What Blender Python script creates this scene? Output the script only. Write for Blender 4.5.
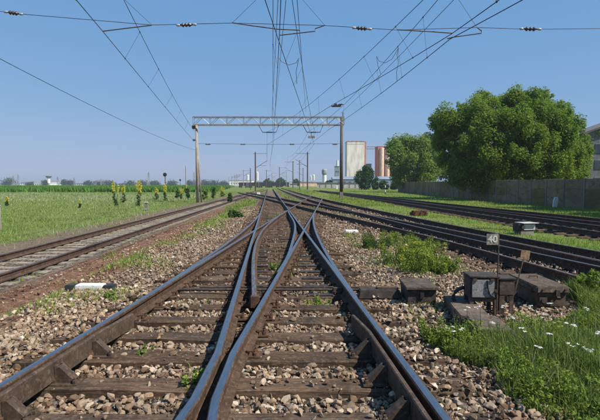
import bpy, bmesh, math
import numpy as np
from mathutils import Vector, Matrix

for o in list(bpy.data.objects):
    bpy.data.objects.remove(o, do_unlink=True)
S = bpy.context.scene
C = S.collection
R = math.radians

# ------------------------------------------------------------------ camera, sky, sun, exposure
CAMZ, FPX, U0, V0 = 1.60, 470.0, 300.0, 210.0
PITCH = math.atan(26.0 / FPX)
cam_data = bpy.data.cameras.new('camera')
cam = bpy.data.objects.new('camera', cam_data)
C.objects.link(cam)
cam.location = (0, 0, CAMZ)
cam.rotation_euler = (R(90) - PITCH, 0, 0)
cam_data.sensor_width = 36
cam_data.sensor_fit = 'HORIZONTAL'
cam_data.lens = 36 * FPX / 600
cam_data.clip_start = 0.05
cam_data.clip_end = 12000
S.camera = cam

SUN_EL, SUN_AZ = R(49), R(118)          # azimuth clockwise from +Y (the way the camera looks)
world = bpy.data.worlds.new('World')
S.world = world
world.use_nodes = True
wn = world.node_tree
wn.nodes.clear()
sky = wn.nodes.new('ShaderNodeTexSky')
sky.sky_type = 'NISHITA'
sky.sun_disc = False
sky.sun_elevation = SUN_EL
sky.sun_rotation = SUN_AZ
sky.altitude = 80
sky.air_density = 1.0
sky.dust_density = 0.0
sky.ozone_density = 2.0
bg = wn.nodes.new('ShaderNodeBackground')
bg.inputs['Strength'].default_value = 0.0895
wo = wn.nodes.new('ShaderNodeOutputWorld')
sepc = wn.nodes.new('ShaderNodeSeparateColor'); comb = wn.nodes.new('ShaderNodeCombineColor')
wn.links.new(sky.outputs[0], sepc.inputs[0])
for i, (gain, power) in enumerate(((0.92, 0.60), (1.93, 0.32), (3.75, 0.17))):   # the camera's soft tone curve on the clear sky
    pw = wn.nodes.new('ShaderNodeMath'); pw.operation = 'POWER'; pw.inputs[1].default_value = power
    ml_ = wn.nodes.new('ShaderNodeMath'); ml_.operation = 'MULTIPLY'; ml_.inputs[1].default_value = gain
    wn.links.new(sepc.outputs[i], pw.inputs[0]); wn.links.new(pw.outputs[0], ml_.inputs[0]); wn.links.new(ml_.outputs[0], comb.inputs[i])
wn.links.new(comb.outputs[0], bg.inputs['Color'])
wn.links.new(bg.outputs[0], wo.inputs['Surface'])

sun_data = bpy.data.lights.new('sun', 'SUN')
sun_data.energy = 5.0
sun_data.angle = R(0.5)
sun_data.color = (1.0, 0.94, 0.84)
sun = bpy.data.objects.new('sun', sun_data)
C.objects.link(sun)
sdir = Vector((math.sin(SUN_AZ) * math.cos(SUN_EL), math.cos(SUN_AZ) * math.cos(SUN_EL), math.sin(SUN_EL)))
sun.rotation_euler = sdir.to_track_quat('Z', 'Y').to_euler()
sun.location = (30, -10, 60)

S.view_settings.view_transform = 'Standard'
S.view_settings.look = 'None'
S.view_settings.gamma = 1
S.view_settings.exposure = 0.58
S.view_settings.use_curve_mapping = False
S.render.engine = 'CYCLES'
S.cycles.use_denoising = True
S.cycles.max_bounces = 6
S.cycles.volume_bounces = 0
S.cycles.transparent_max_bounces = 8

rng = np.random.default_rng(11)

# ------------------------------------------------------------------ helpers
CT, ST = math.cos(PITCH), math.sin(PITCH)
def ray(u, v):
    a, b = (u - U0) / FPX, (V0 - v) / FPX
    return np.array([a, CT + b * ST, -ST + b * CT])
def P(u, v, Y):                 # survey of the photograph: the point seen at (u, v), Y metres ahead
    d = ray(u, v)
    return np.array([0, 0, CAMZ]) + d * (Y / d[1])
def G(u, v, z=0.0):             # the same for a point on the level z
    d = ray(u, v)
    return np.array([0, 0, CAMZ]) + d * ((z - CAMZ) / d[2])

def tag(o, label=None, cat=None, group=None, kind=None):
    if label: o['label'] = label
    if cat: o['category'] = cat
    if group: o['group'] = group
    if kind: o['kind'] = kind
    return o

def empty(name, loc=(0, 0, 0), rz=0.0, label=None, cat=None, group=None):
    o = bpy.data.objects.new(name, None)
    o.empty_display_size = 0.2
    o.location = loc
    o.rotation_euler = (0, 0, rz)
    C.objects.link(o)
    return tag(o, label, cat, group)

def link(name, me, parent=None, loc=(0, 0, 0), rz=0.0, scale=None):
    o = bpy.data.objects.new(name, me)
    o.location = loc
    o.rotation_euler = (0, 0, rz)
    if scale is not None: o.scale = scale
    if parent is not None: o.parent = parent
    C.objects.link(o)
    return o

class MB:
    def __init__(s):
        s.v, s.f, s.m = [], [], []
    def add(s, vs, fs, mi=0):
        b = len(s.v)
        s.v.extend([tuple(map(float, p)) for p in vs])
        for q in fs:
            s.f.append(tuple(b + i for i in q))
            s.m.append(mi)
    def box(s, c, d, rz=0.0, mi=0, taper=1.0, ry=0.0):
        hx, hy, hz = d[0] / 2, d[1] / 2, d[2] / 2
        vs = []
        cr, sr = math.cos(rz), math.sin(rz)
        for sz in (-1, 1):
            k = taper if sz > 0 else 1.0
            for sx, sy in ((-1, -1), (1, -1), (1, 1), (-1, 1)):
                x, y, z = sx * hx * k, sy * hy * k, sz * hz
                if ry:
                    x, z = x * math.cos(ry) + z * math.sin(ry), -x * math.sin(ry) + z * math.cos(ry)
                vs.append((c[0] + x * cr - y * sr, c[1] + x * sr + y * cr, c[2] + z))
        s.add(vs, [(0, 3, 2, 1), (4, 5, 6, 7), (0, 1, 5, 4), (1, 2, 6, 5), (2, 3, 7, 6), (3, 0, 4, 7)], mi)
    def prism(s, poly, z0, z1, mi=0):            # poly: ccw (x, y)
        n = len(poly)
        vs = [(x, y, z0) for x, y in poly] + [(x, y, z1) for x, y in poly]
        fs = [tuple(range(n - 1, -1, -1)), tuple(range(n, 2 * n))]
        fs += [(i, (i + 1) % n, n + (i + 1) % n, n + i) for i in range(n)]
        s.add(vs, fs, mi)
    def tube(s, pts, r, n=6, mi=0, cap=True):
        pts = [Vector(p) for p in pts]
        k = len(pts)
        rr = [r] * k if np.isscalar(r) else list(r)
        vs = []
        for i, p in enumerate(pts):
            d = (pts[min(i + 1, k - 1)] - pts[max(i - 1, 0)])
            d = d.normalized() if d.length > 1e-9 else Vector((0, 0, 1))
            a = Vector((0, 0, 1)) if abs(d.z) < 0.9 else Vector((1, 0, 0))
            e1 = d.cross(a).normalized()
            e2 = d.cross(e1).normalized()
            for j in range(n):
                t = 2 * math.pi * j / n
                vs.append(p + (e1 * math.cos(t) + e2 * math.sin(t)) * rr[i])
        fs = []
        for i in range(k - 1):
            for j in range(n):
                a, b = i * n + j, i * n + (j + 1) % n
                fs.append((a, b, b + n, a + n))
        if cap:
            fs.append(tuple(range(n)))
            fs.append(tuple(range((k - 1) * n, k * n))[::-1])
        s.add(vs, fs, mi)
    def lathe(s, prof, c=(0, 0, 0), n=12, mi=0, axis='z'):
        vs = []
        for r_, z_ in prof:
            for j in range(n):
                t = 2 * math.pi * j / n
                p = (r_ * math.cos(t), r_ * math.sin(t), z_)
                if axis == 'x': p = (p[2], p[0], p[1])
                if axis == 'y': p = (p[0], p[2], p[1])
                vs.append((c[0] + p[0], c[1] + p[1], c[2] + p[2]))
        fs = []
        k = len(prof)
        for i in range(k - 1):
            for j in range(n):
                a, b = i * n + j, i * n + (j + 1) % n
                fs.append((a, b, b + n, a + n))
        fs.append(tuple(range(n))[::-1])
        fs.append(tuple(range((k - 1) * n, k * n)))
        s.add(vs, fs, mi)
    def mesh(s, name, mats, smooth=False):
        me = bpy.data.meshes.new(name)
        me.from_pydata(s.v, [], s.f)
        for m in (mats if isinstance(mats, (list, tuple)) else [mats]):
            me.materials.append(m)
        me.polygons.foreach_set('material_index', s.m)
        me.polygons.foreach_set('use_smooth', [bool(smooth)] * len(s.f))
        bm = bmesh.new(); bm.from_mesh(me)
        bmesh.ops.recalc_face_normals(bm, faces=bm.faces)
        bm.to_mesh(me); bm.free()
        me.update()
        return me
    def build(s, name, mats, parent=None, loc=(0, 0, 0), rz=0.0, smooth=False, bevel=0.0):
        me = s.mesh(name, mats, smooth)
        if bevel:
            bm = bmesh.new(); bm.from_mesh(me)
            bmesh.ops.bevel(bm, geom=[e for e in bm.edges], offset=bevel, segments=2, affect='EDGES', clamp_overlap=True)
            bm.to_mesh(me); bm.free()
        return link(name, me, parent, loc, rz)

def fast_mesh(name, V, F, mats, mi=None, smooth=False):
    """V (n,3), F (m,k) with k = 3 or 4, built straight from numpy"""
    V = np.asarray(V, np.float32); F = np.asarray(F, np.int32)
    me = bpy.data.meshes.new(name)
    m, k = F.shape
    me.vertices.add(len(V)); me.vertices.foreach_set('co', V.ravel())
    me.loops.add(m * k); me.loops.foreach_set('vertex_index', F.ravel())
    me.polygons.add(m)
    me.polygons.foreach_set('loop_start', np.arange(0, m * k, k, dtype=np.int32))
    try: me.polygons.foreach_set('loop_total', np.full(m, k, np.int32))
    except Exception: pass
    for t in (mats if isinstance(mats, (list, tuple)) else [mats]): me.materials.append(t)
    if mi is not None: me.polygons.foreach_set('material_index', np.asarray(mi, np.int32))
    me.polygons.foreach_set('use_smooth', np.full(m, bool(smooth)))
    me.update(calc_edges=True); me.validate()
    return me

def spline(pts):
    """natural cubic x(y) through (x, y) points, straight outside them"""
    p = np.array(sorted(pts, key=lambda q: q[1]), float)
    x, y = p[:, 0], p[:, 1]
    n = len(y)
    h = np.diff(y)
    A = np.eye(n); b = np.zeros(n)
    for i in range(1, n - 1):
        A[i, i - 1], A[i, i], A[i, i + 1] = h[i - 1], 2 * (h[i - 1] + h[i]), h[i]
        b[i] = 3 * ((x[i + 1] - x[i]) / h[i] - (x[i] - x[i - 1]) / h[i - 1])
    c = np.linalg.solve(A, b)
    B = (np.diff(x) / h) - h * (2 * c[:-1] + c[1:]) / 3
    D = np.diff(c) / (3 * h)
    def f(t):
        t = np.asarray(t, float)
        i = np.clip(np.searchsorted(y, t) - 1, 0, n - 2)
        d = np.clip(t, y[0], y[-1]) - y[i]
        r = x[i] + B[i] * d + c[i] * d ** 2 + D[i] * d ** 3
        r = r + np.where(t < y[0], (t - y[0]) * B[0], 0)
        se = B[-1] + 2 * c[-2] * h[-1] + 3 * D[-1] * h[-1] ** 2
        return r + np.where(t > y[-1], (t - y[-1]) * se, 0)
    return f

# ------------------------------------------------------------------ materials
class NT:
    def __init__(s, name):
        s.mat = bpy.data.materials.new(name)
        s.mat.use_nodes = True
        s.t = s.mat.node_tree
        s.t.nodes.clear()
        s.out = s.t.nodes.new('ShaderNodeOutputMaterial')
        s.b = s.t.nodes.new('ShaderNodeBsdfPrincipled')
        s.t.links.new(s.b.outputs[0], s.out.inputs['Surface'])
        s.geo = None
    def n(s, typ, **kw):
        nd = s.t.nodes.new(typ)
        for k, v in kw.items(): setattr(nd, k, v)
        return nd
    def l(s, a, b): s.t.links.new(a, b)
    def pos(s, scale=(1, 1, 1), obj=False):
        if obj:
            g = s.n('ShaderNodeTexCoord').outputs['Object']
        else:
            g = s.n('ShaderNodeNewGeometry').outputs['Position']
        m = s.n('ShaderNodeMapping')
        m.inputs['Scale'].default_value = scale
        s.l(g, m.inputs['Vector'])
        return m.outputs[0]
    def noise(s, vec, scale, detail=4, rough=0.55, dist=0.0):
        q = s.n('ShaderNodeTexNoise')
        q.inputs['Scale'].default_value = scale
        q.inputs['Detail'].default_value = detail
        q.inputs['Roughness'].default_value = rough
        q.inputs['Distortion'].default_value = dist
        s.l(vec, q.inputs['Vector'])
        return q.outputs['Fac']
    def ramp(s, fac, stops, interp='LINEAR'):
        r = s.n('ShaderNodeValToRGB')
        r.color_ramp.interpolation = interp
        e = r.color_ramp.elements
        while len(e) < len(stops): e.new(0.5)
        for i, (p, c) in enumerate(stops):
            e[i].position = p
            e[i].color = tuple(c) + (1,) if len(c) == 3 else c
        s.l(fac, r.inputs[0])
        return r.outputs[0]
    def mix(s, fac, a, b, typ='MIX'):
        m = s.n('ShaderNodeMix', data_type='RGBA', blend_type=typ)
        for sock, v in ((m.inputs[0], fac), (m.inputs[6], a), (m.inputs[7], b)):
            if hasattr(v, 'links'): s.l(v, sock)
            elif sock == m.inputs[0]: sock.default_value = v
            else: sock.default_value = tuple(v) + (1,)
        return m.outputs[2]
    def math(s, op, a, b=None):
        m = s.n('ShaderNodeMath', operation=op)
        for i, v in enumerate((a, b)):
            if v is None: continue
            if hasattr(v, 'links'): s.l(v, m.inputs[i])
            else: m.inputs[i].default_value = v
        return m.outputs[0]
    def bump(s, h, strength=0.5, dist=0.01):
        b = s.n('ShaderNodeBump')
        b.inputs['Strength'].default_value = strength
        b.inputs['Distance'].default_value = dist
        s.l(h, b.inputs['Height'])
        s.l(b.outputs[0], s.b.inputs['Normal'])
    def set(s, col=None, rough=None, metal=None, spec=None):
        for k, v in (('Base Color', col), ('Roughness', rough), ('Metallic', metal), ('Specular IOR Level', spec)):
            if v is None: continue
            if hasattr(v, 'links'): s.l(v, s.b.inputs[k])
            elif k == 'Base Color': s.b.inputs[k].default_value = tuple(v) + (1,)
            else: s.b.inputs[k].default_value = v
        return s.mat

def patchy(name, c1, c2, c3=None, scale=6.0, rough=0.8, metal=0.0, bump=0.3, bdist=0.004, stretch=(1, 1, 1), fine=60.0, spec=0.3, obj=False):
    m = NT(name)
    v = m.pos(stretch, obj)
    n1 = m.noise(v, scale, 5, 0.6)
    n2 = m.noise(v, fine, 4, 0.6)
    col = m.ramp(n1, [(0.36, c1), (0.64, c2)])
    if c3 is not None:
        col = m.mix(m.ramp(m.noise(v, scale * 2.7, 5, 0.65, 0.4), [(0.52, (0, 0, 0)), (0.66, (1, 1, 1))]), col, c3)
    col = m.mix(m.ramp(n2, [(0.3, (0.62, 0.62, 0.62)), (0.7, (1.18, 1.18, 1.18))]), (0, 0, 0), col, 'MIX') if False else m.mix(0.7, col, m.mix(1.0, col, m.ramp(n2, [(0.3, (0.55, 0.55, 0.55)), (0.7, (1.3, 1.3, 1.3))]), 'MULTIPLY'))
    m.bump(n2, bump, bdist)
    return m.set(col, rough, metal, spec)

M = {}
M['rail_rust'] = patchy('rail_rust', (0.038, 0.022, 0.014), (0.080, 0.047, 0.028), (0.125, 0.075, 0.043), 9, 0.85, 0, 0.35, 0.004)
M['rail_old'] = patchy('rail_old', (0.045, 0.027, 0.020), (0.085, 0.050, 0.034), (0.12, 0.07, 0.045), 7, 0.8, 0, 0.35, 0.004)
m = NT('rail_polished')
nf = m.noise(m.pos((6, 0.6, 6)), 9, 4)
sc = m.noise(m.pos((70, 1.2, 70)), 6, 5, 0.7)
spot = m.ramp(m.noise(m.pos((1, 1, 1)), 14, 5, 0.7), [(0.56, (0, 0, 0)), (0.70, (0.55, 0.55, 0.55))])
col = m.mix(m.math('MULTIPLY', sc, 0.6), m.ramp(nf, [(0.3, (0.28, 0.285, 0.30)), (0.7, (0.44, 0.45, 0.47))]), (0.20, 0.19, 0.19))
col = m.mix(spot, col, (0.13, 0.10, 0.085))
m.bump(sc, 0.06, 0.002)
M['rail_top'] = m.set(col, m.ramp(sc, [(0.3, (0.24,) * 3), (0.7, (0.46,) * 3)]), 0.95)
m = NT('rail_dull_top')
v = m.pos((6, 0.6, 6))
nf = m.noise(v, 9, 4)
M['rail_dull'] = m.set(m.ramp(nf, [(0.35, (0.10, 0.07, 0.055)), (0.7, (0.26, 0.24, 0.24))]), 0.45, 0.6)
M['slide'] = patchy('greased_slide_plate', (0.03, 0.026, 0.024), (0.075, 0.062, 0.055), None, 14, 0.6, 0.2, 0.1, 0.002)
M['plate'] = patchy('rusty_baseplate', (0.055, 0.030, 0.019), (0.12, 0.065, 0.036), (0.035, 0.025, 0.02), 22, 0.9, 0, 0.5, 0.005)
M['guard'] = patchy('guard_rail_steel', (0.045, 0.030, 0.021), (0.080, 0.054, 0.037), (0.12, 0.085, 0.06), 8, 0.75, 0.0, 0.3, 0.003)
m = NT('sleeper_timber')
g1 = m.noise(m.pos((0.7, 9, 9)), 4.5, 7, 0.7, 0.6)
g2 = m.noise(m.pos((1, 1, 1)), 2.3, 5, 0.65)
g3 = m.noise(m.pos((1.1, 34, 34)), 2.6, 6, 0.75, 0.3)
g4 = m.noise(m.pos((1, 1, 1)), 26, 5, 0.7)
col = m.ramp(g1, [(0.28, (0.030, 0.019, 0.012)), (0.46, (0.085, 0.056, 0.038)), (0.60, (0.135, 0.096, 0.068)), (0.78, (0.185, 0.145, 0.11))])
orn = m.n('ShaderNodeObjectInfo').outputs['Random']
col = m.mix(1.0, col, m.ramp(orn, [(0.0, (0.62, 0.55, 0.50)), (0.35, (1.0, 0.90, 0.80)), (0.7, (0.85, 0.85, 0.86)), (1.0, (1.25, 1.12, 1.0))]), 'MULTIPLY')
col = m.mix(m.ramp(g2, [(0.44, (0, 0, 0)), (0.66, (0.8, 0.8, 0.8))]), col, (0.040, 0.029, 0.023))
col = m.mix(m.ramp(g4, [(0.50, (0, 0, 0)), (0.68, (0.55, 0.55, 0.55))]), col, (0.20, 0.165, 0.125))
crack = m.ramp(g3, [(0.33, (1, 1, 1)), (0.40, (0, 0, 0))])
col = m.mix(crack, col, (0.012, 0.009, 0.007))
m.bump(m.math('SUBTRACT', m.math('ADD', g1, m.math('MULTIPLY', g4, 0.35)), m.math('MULTIPLY', crack, 0.8)), 0.9, 0.016)
M['timber'] = m.set(col, 0.9, 0, 0.15)
M['concrete_sleeper'] = patchy('concrete_sleeper', (0.19, 0.155, 0.115), (0.30, 0.255, 0.20), (0.13, 0.098, 0.07), 3.5, 0.9, 0, 0.5, 0.006, fine=45)

m = NT('ballast_stone')
isl = m.n('ShaderNodeNewGeometry').outputs['Random Per Island']
oi = m.n('ShaderNodeObjectInfo').outputs['Random']
rv = m.math('FRACT', m.math('ADD', m.math('MULTIPLY', isl, 7.31), oi))
STONES = [(0.0, (0.115, 0.088, 0.066)), (0.13, (0.235, 0.195, 0.155)), (0.29, (0.36, 0.305, 0.245)), (0.43, (0.185, 0.138, 0.10)), (0.55, (0.30, 0.27, 0.235)), (0.67, (0.33, 0.255, 0.18)), (0.78, (0.43, 0.38, 0.315)), (0.91, (0.22, 0.175, 0.135)), (0.965, (0.62, 0.58, 0.51))]
col = m.ramp(rv, STONES, 'CONSTANT')
vn = m.noise(m.pos((1, 1, 1)), 38, 5, 0.65)
col = m.mix(0.75, col, m.mix(1.0, col, m.ramp(vn, [(0.3, (0.55, 0.50, 0.45)), (0.65, (1.25, 1.22, 1.2))]), 'MULTIPLY'))
big = m.noise(m.pos((1, 1, 1)), 0.75, 4, 0.6)
col = m.mix(m.ramp(big, [(0.42, (0, 0, 0)), (0.68, (0.62, 0.62, 0.62))]), col, (0.150, 0.090, 0.055))
col = m.mix(1.0, col, (0.99, 0.915, 0.825), 'MULTIPLY')
sx = m.n('ShaderNodeSeparateXYZ')
m.l(m.n('ShaderNodeNewGeometry').outputs['Position'], sx.inputs[0])
off = m.math('ABSOLUTE', m.math('ADD', sx.outputs[0], 0.63))
stain = m.math('MULTIPLY', m.ramp(m.math('MULTIPLY', off, 0.3), [(0.30, (1, 1, 1)), (0.52, (0, 0, 0))]), m.ramp(m.math('MULTIPLY', sx.outputs[1], 0.05), [(0.24, (0.15,) * 3), (0.48, (1, 1, 1))]))
col = m.mix(m.math('MULTIPLY', stain, m.math('MULTIPLY', m.noise(m.pos((1, 1, 1)), 2.4, 4), 1.1)), col, (0.085, 0.056, 0.038))
m.bump(vn, 0.4, 0.005)
M['stone'] = m.set(col, 0.92, 0, 0.2)

# ground: zone weights come from how the place is laid out (ballast, rusty cess, bare earth, turf, pale grass)
m = NT('ground_surface')
att = m.n('ShaderNodeVertexColor', layer_name='zone')
sep = m.n('ShaderNodeSeparateColor')
m.l(att.outputs['Color'], sep.inputs[0])
p1 = m.pos((1, 1, 1))
nA = m.noise(p1, 1.1, 6, 0.62)
nB = m.noise(p1, 9.0, 6, 0.65)
nC = m.noise(p1, 0.12, 5, 0.6)
vor = m.n('ShaderNodeTexVoronoi')
vor.inputs['Scale'].default_value = 16
m.l(p1, vor.inputs['Vector'])
rs = m.n('ShaderNodeSeparateColor')
m.l(vor.outputs['Color'], rs.inputs[0])
bal = m.ramp(rs.outputs[0], STONES, 'CONSTANT')
bal = m.mix(m.ramp(vor.outputs['Distance'], [(0.28, (0, 0, 0)), (0.62, (1, 1, 1))]), bal, (0.045, 0.033, 0.024))
bal = m.mix(m.ramp(m.noise(p1, 0.6, 5), [(0.4, (0, 0, 0)), (0.7, (0.7, 0.7, 0.7))]), bal, (0.12, 0.075, 0.048))
turf = m.ramp(nB, [(0.3, (0.075, 0.105, 0.024)), (0.55, (0.135, 0.185, 0.040)), (0.75, (0.185, 0.225, 0.065))])
turf = m.mix(m.ramp(nC, [(0.42, (0, 0, 0)), (0.66, (0.6, 0.6, 0.6))]), turf, (0.13, 0.135, 0.05))
earth = m.ramp(nB, [(0.3, (0.085, 0.060, 0.040)), (0.7, (0.21, 0.16, 0.11))])
rust = m.ramp(nB, [(0.3, (0.075, 0.042, 0.027)), (0.5, (0.155, 0.085, 0.055)), (0.62, (0.20, 0.125, 0.082)), (0.75, (0.27, 0.20, 0.14))])
def soft(sock):
    w = m.math('ADD', sock, m.math('MULTIPLY', m.math('SUBTRACT', nA, 0.5), 1.5))
    return m.ramp(w, [(0.42, (0, 0, 0)), (0.58, (1, 1, 1))])
col = m.mix(soft(sep.outputs[0]), earth, bal)
col = m.mix(soft(sep.outputs[2]), col, rust)
col = m.mix(soft(sep.outputs[1]), col, turf)
m.bump(m.math('ADD', m.math('MULTIPLY', vor.outputs['Distance'], -0.8), nB), 0.7, 0.04)
M['ground'] = m.set(col, 0.95, 0, 0.1)

def leafmat(name, c1, c2, c3, trans=0.35, rough=0.5, bigscale=0.5):
    m = NT(name)
    isl = m.n('ShaderNodeNewGeometry').outputs['Random Per Island']
    col = m.ramp(isl, [(0.0, c1), (0.5, c2), (1.0, c3)])
    big = m.noise(m.pos((1, 1, 1)), bigscale, 3)
    col = m.mix(m.ramp(big, [(0.35, (0, 0, 0)), (0.65, (0.5, 0.5, 0.5))]), col, c3)
    tr = m.n('ShaderNodeBsdfTranslucent')
    m.l(col, tr.inputs['Color'])
    mx = m.n('ShaderNodeMixShader')
    mx.inputs[0].default_value = trans
    m.l(m.b.outputs[0], mx.inputs[1]); m.l(tr.outputs[0], mx.inputs[2])
    m.l(mx.outputs[0], m.out.inputs['Surface'])
    return m.set(col, max(rough, 0.65), 0, 0.08)
M['grass'] = leafmat('grass_blades', (0.125, 0.205, 0.034), (0.195, 0.280, 0.048), (0.265, 0.320, 0.080))
M['lush'] = leafmat('lush_grass_blades', (0.085, 0.150, 0.028), (0.135, 0.210, 0.040), (0.205, 0.255, 0.068))
M['meadow'] = leafmat('meadow_blades', (0.150, 0.225, 0.050), (0.205, 0.285, 0.066), (0.275, 0.320, 0.110), bigscale=0.07)
M['dry'] = leafmat('dry_blades', (0.19, 0.155, 0.085), (0.27, 0.23, 0.14), (0.33, 0.30, 0.20))
M['russet'] = leafmat('russet_blades', (0.12, 0.055, 0.03), (0.19, 0.09, 0.05), (0.25, 0.14, 0.08))
M['pale'] = leafmat('pale_seed_heads', (0.218, 0.287, 0.115), (0.299, 0.356, 0.161), (0.414, 0.437, 0.265))
M['crop'] = leafmat('crop_leaves', (0.066, 0.165, 0.020), (0.094, 0.215, 0.029), (0.132, 0.253, 0.044))
M['weed'] = leafmat('weed_leaves', (0.070, 0.135, 0.022), (0.125, 0.205, 0.028), (0.215, 0.270, 0.045), bigscale=2.2)
M['darkweed'] = leafmat('dark_weed_leaves', (0.025, 0.06, 0.014), (0.045, 0.09, 0.02), (0.07, 0.12, 0.03))
M['yellow'] = leafmat('yellow_petals', (0.50, 0.42, 0.03), (0.62, 0.54, 0.06), (0.66, 0.62, 0.13), 0.25)
M['white_petal'] = leafmat('white_petals', (0.62, 0.62, 0.55), (0.74, 0.74, 0.68), (0.80, 0.80, 0.74), 0.2)
M['maple'] = leafmat('maple_leaves', (0.065, 0.135, 0.018), (0.125, 0.220, 0.026), (0.235, 0.315, 0.045), 0.4, 0.65, 0.2)
M['maple_pale'] = leafmat('pale_maple_leaves', (0.11, 0.195, 0.028), (0.165, 0.255, 0.038), (0.23, 0.31, 0.055), 0.42, 0.65, 0.3)
M['dark_tree'] = leafmat('dark_tree_leaves', (0.022, 0.054, 0.014), (0.034, 0.078, 0.018), (0.050, 0.102, 0.024), 0.2)
M['far_tree'] = leafmat('far_tree_leaves', (0.03, 0.055, 0.02), (0.04, 0.07, 0.025), (0.05, 0.085, 0.03), 0.2)
M['bark'] = patchy('bark', (0.05, 0.037, 0.027), (0.12, 0.095, 0.072), None, 5, 0.95, 0, 0.8, 0.02, (1, 1, 0.25), 20)
M['pole_concrete'] = patchy('pole_concrete', (0.24, 0.21, 0.175), (0.36, 0.32, 0.27), (0.17, 0.14, 0.11), 2.2, 0.9, 0, 0.3, 0.004, (3, 3, 0.5))
M['pole_steel'] = patchy('pole_painted_steel', (0.060, 0.050, 0.045), (0.115, 0.095, 0.08), (0.15, 0.085, 0.055), 3, 0.7, 0.1, 0.3, 0.003, (2, 2, 0.6))
M['galv'] = patchy('galvanised_steel', (0.20, 0.205, 0.215), (0.33, 0.335, 0.35), (0.17, 0.14, 0.12), 4, 0.55, 0.4, 0.15, 0.002)
M['wire'] = patchy('wire_metal', (0.035, 0.03, 0.03), (0.075, 0.062, 0.055), None, 3, 0.55, 0.4, 0.0, 0.001)
M['porcelain_dark'] = patchy('brown_porcelain', (0.028, 0.02, 0.018), (0.06, 0.04, 0.03), None, 6, 0.25, 0, 0.0, 0.001, spec=0.6)
M['porcelain_white'] = patchy('white_porcelain', (0.30, 0.29, 0.28), (0.42, 0.41, 0.39), None, 6, 0.3, 0, 0.0, 0.001, spec=0.6)
M['machine'] = patchy('machine_paint', (0.055, 0.040, 0.029), (0.100, 0.072, 0.051), (0.155, 0.108, 0.072), 7, 0.8, 0.0, 0.3, 0.003)
M['machine_dark'] = patchy('machine_dark_paint', (0.032, 0.026, 0.022), (0.060, 0.048, 0.040), (0.10, 0.075, 0.055), 6, 0.7, 0.0, 0.3, 0.003)
M['machine_grey'] = patchy('weathered_grey_panel', (0.20, 0.19, 0.185), (0.30, 0.285, 0.27), (0.13, 0.11, 0.095), 8, 0.7, 0.0, 0.2, 0.002)
M['trough'] = patchy('trough_slab', (0.085, 0.062, 0.048), (0.155, 0.115, 0.088), (0.055, 0.042, 0.033), 6, 0.92, 0, 0.6, 0.006)
M['white_paint'] = patchy('weathered_white_paint', (0.66, 0.65, 0.61), (0.80, 0.79, 0.76), (0.55, 0.51, 0.45), 9, 0.8, 0, 0.3, 0.003)
M['black_paint'] = patchy('weathered_black_paint', (0.02, 0.02, 0.021), (0.045, 0.043, 0.042), None, 9, 0.7, 0, 0.3, 0.003)
M['sign_grey'] = patchy('sign_plate', (0.20, 0.185, 0.155), (0.27, 0.25, 0.21), (0.17, 0.13, 0.095), 12, 0.7, 0, 0.15, 0.001)
M['sign_rust'] = patchy('rusty_plate', (0.20, 0.12, 0.065), (0.29, 0.185, 0.11), (0.14, 0.08, 0.045), 14, 0.85, 0, 0.3, 0.002)
M['rust_heap'] = patchy('rusty_iron', (0.055, 0.022, 0.014), (0.115, 0.047, 0.026), None, 6, 0.9, 0, 0.4, 0.004)
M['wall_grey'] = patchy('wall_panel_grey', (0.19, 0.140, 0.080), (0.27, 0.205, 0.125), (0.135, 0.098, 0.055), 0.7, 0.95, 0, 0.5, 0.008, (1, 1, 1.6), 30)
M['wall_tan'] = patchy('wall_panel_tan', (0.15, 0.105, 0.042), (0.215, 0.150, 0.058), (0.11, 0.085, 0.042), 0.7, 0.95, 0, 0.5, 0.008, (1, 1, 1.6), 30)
M['wall_post'] = patchy('wall_post_concrete', (0.15, 0.135, 0.115), (0.25, 0.23, 0.20), None, 1.5, 0.95, 0, 0.5, 0.008, (1, 1, 0.5), 30)
M['plaster'] = patchy('far_white_plaster', (0.66, 0.64, 0.60), (0.78, 0.76, 0.72), (0.56, 0.53, 0.49), 0.05, 0.9, 0, 0.1, 0.01, (1, 1, 0.3), 1.5)
M['silo_cream'] = patchy('silo_render', (0.72, 0.64, 0.54), (0.82, 0.75, 0.65), (0.76, 0.67, 0.56), 0.045, 0.9, 0, 0.05, 0.01, (1, 1, 0.25), 0.35)
M['silo_red'] = patchy('silo_red_brick', (0.44, 0.165, 0.10), (0.54, 0.22, 0.135), None, 0.1, 0.9, 0, 0.1, 0.01, (1, 1, 0.4), 1.5)
M['silo_pale'] = patchy('silo_pale_rib', (0.70, 0.46, 0.33), (0.78, 0.54, 0.40), None, 0.1, 0.9, 0, 0.1, 0.01, (1, 1, 0.4), 1.5)
M['shed_blue'] = patchy('shed_blue_cladding', (0.17, 0.21, 0.27), (0.24, 0.28, 0.34), None, 0.1, 0.7, 0, 0.1, 0.01, (1, 1, 0.4), 1.5)
M['shed_grey'] = patchy('shed_grey_cladding', (0.17, 0.17, 0.175), (0.26, 0.26, 0.26), None, 0.1, 0.8, 0, 0.1, 0.01, (1, 1, 0.4), 1.5)
M['building_grey'] = patchy('building_grey_render', (0.12, 0.12, 0.125), (0.17, 0.17, 0.175), None, 0.3, 0.9, 0, 0.1, 0.01, (1, 1, 0.4), 1.5)
M['roof_dark'] = patchy('roof_dark', (0.10, 0.095, 0.095), (0.16, 0.15, 0.15), None, 0.3, 0.85, 0, 0.2, 0.01, (1, 1, 1), 3)
M['wagon'] = patchy('wagon_dark_steel', (0.030, 0.030, 0.036), (0.055, 0.053, 0.06), (0.075, 0.055, 0.045), 0.4, 0.8, 0, 0.1, 0.01, (1, 1, 0.4), 3)
M['block_grey'] = patchy('block_wall', (0.34, 0.32, 0.31), (0.46, 0.44, 0.42), None, 0.5, 0.9, 0, 0.2, 0.01, (1, 1, 1), 3)
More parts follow.
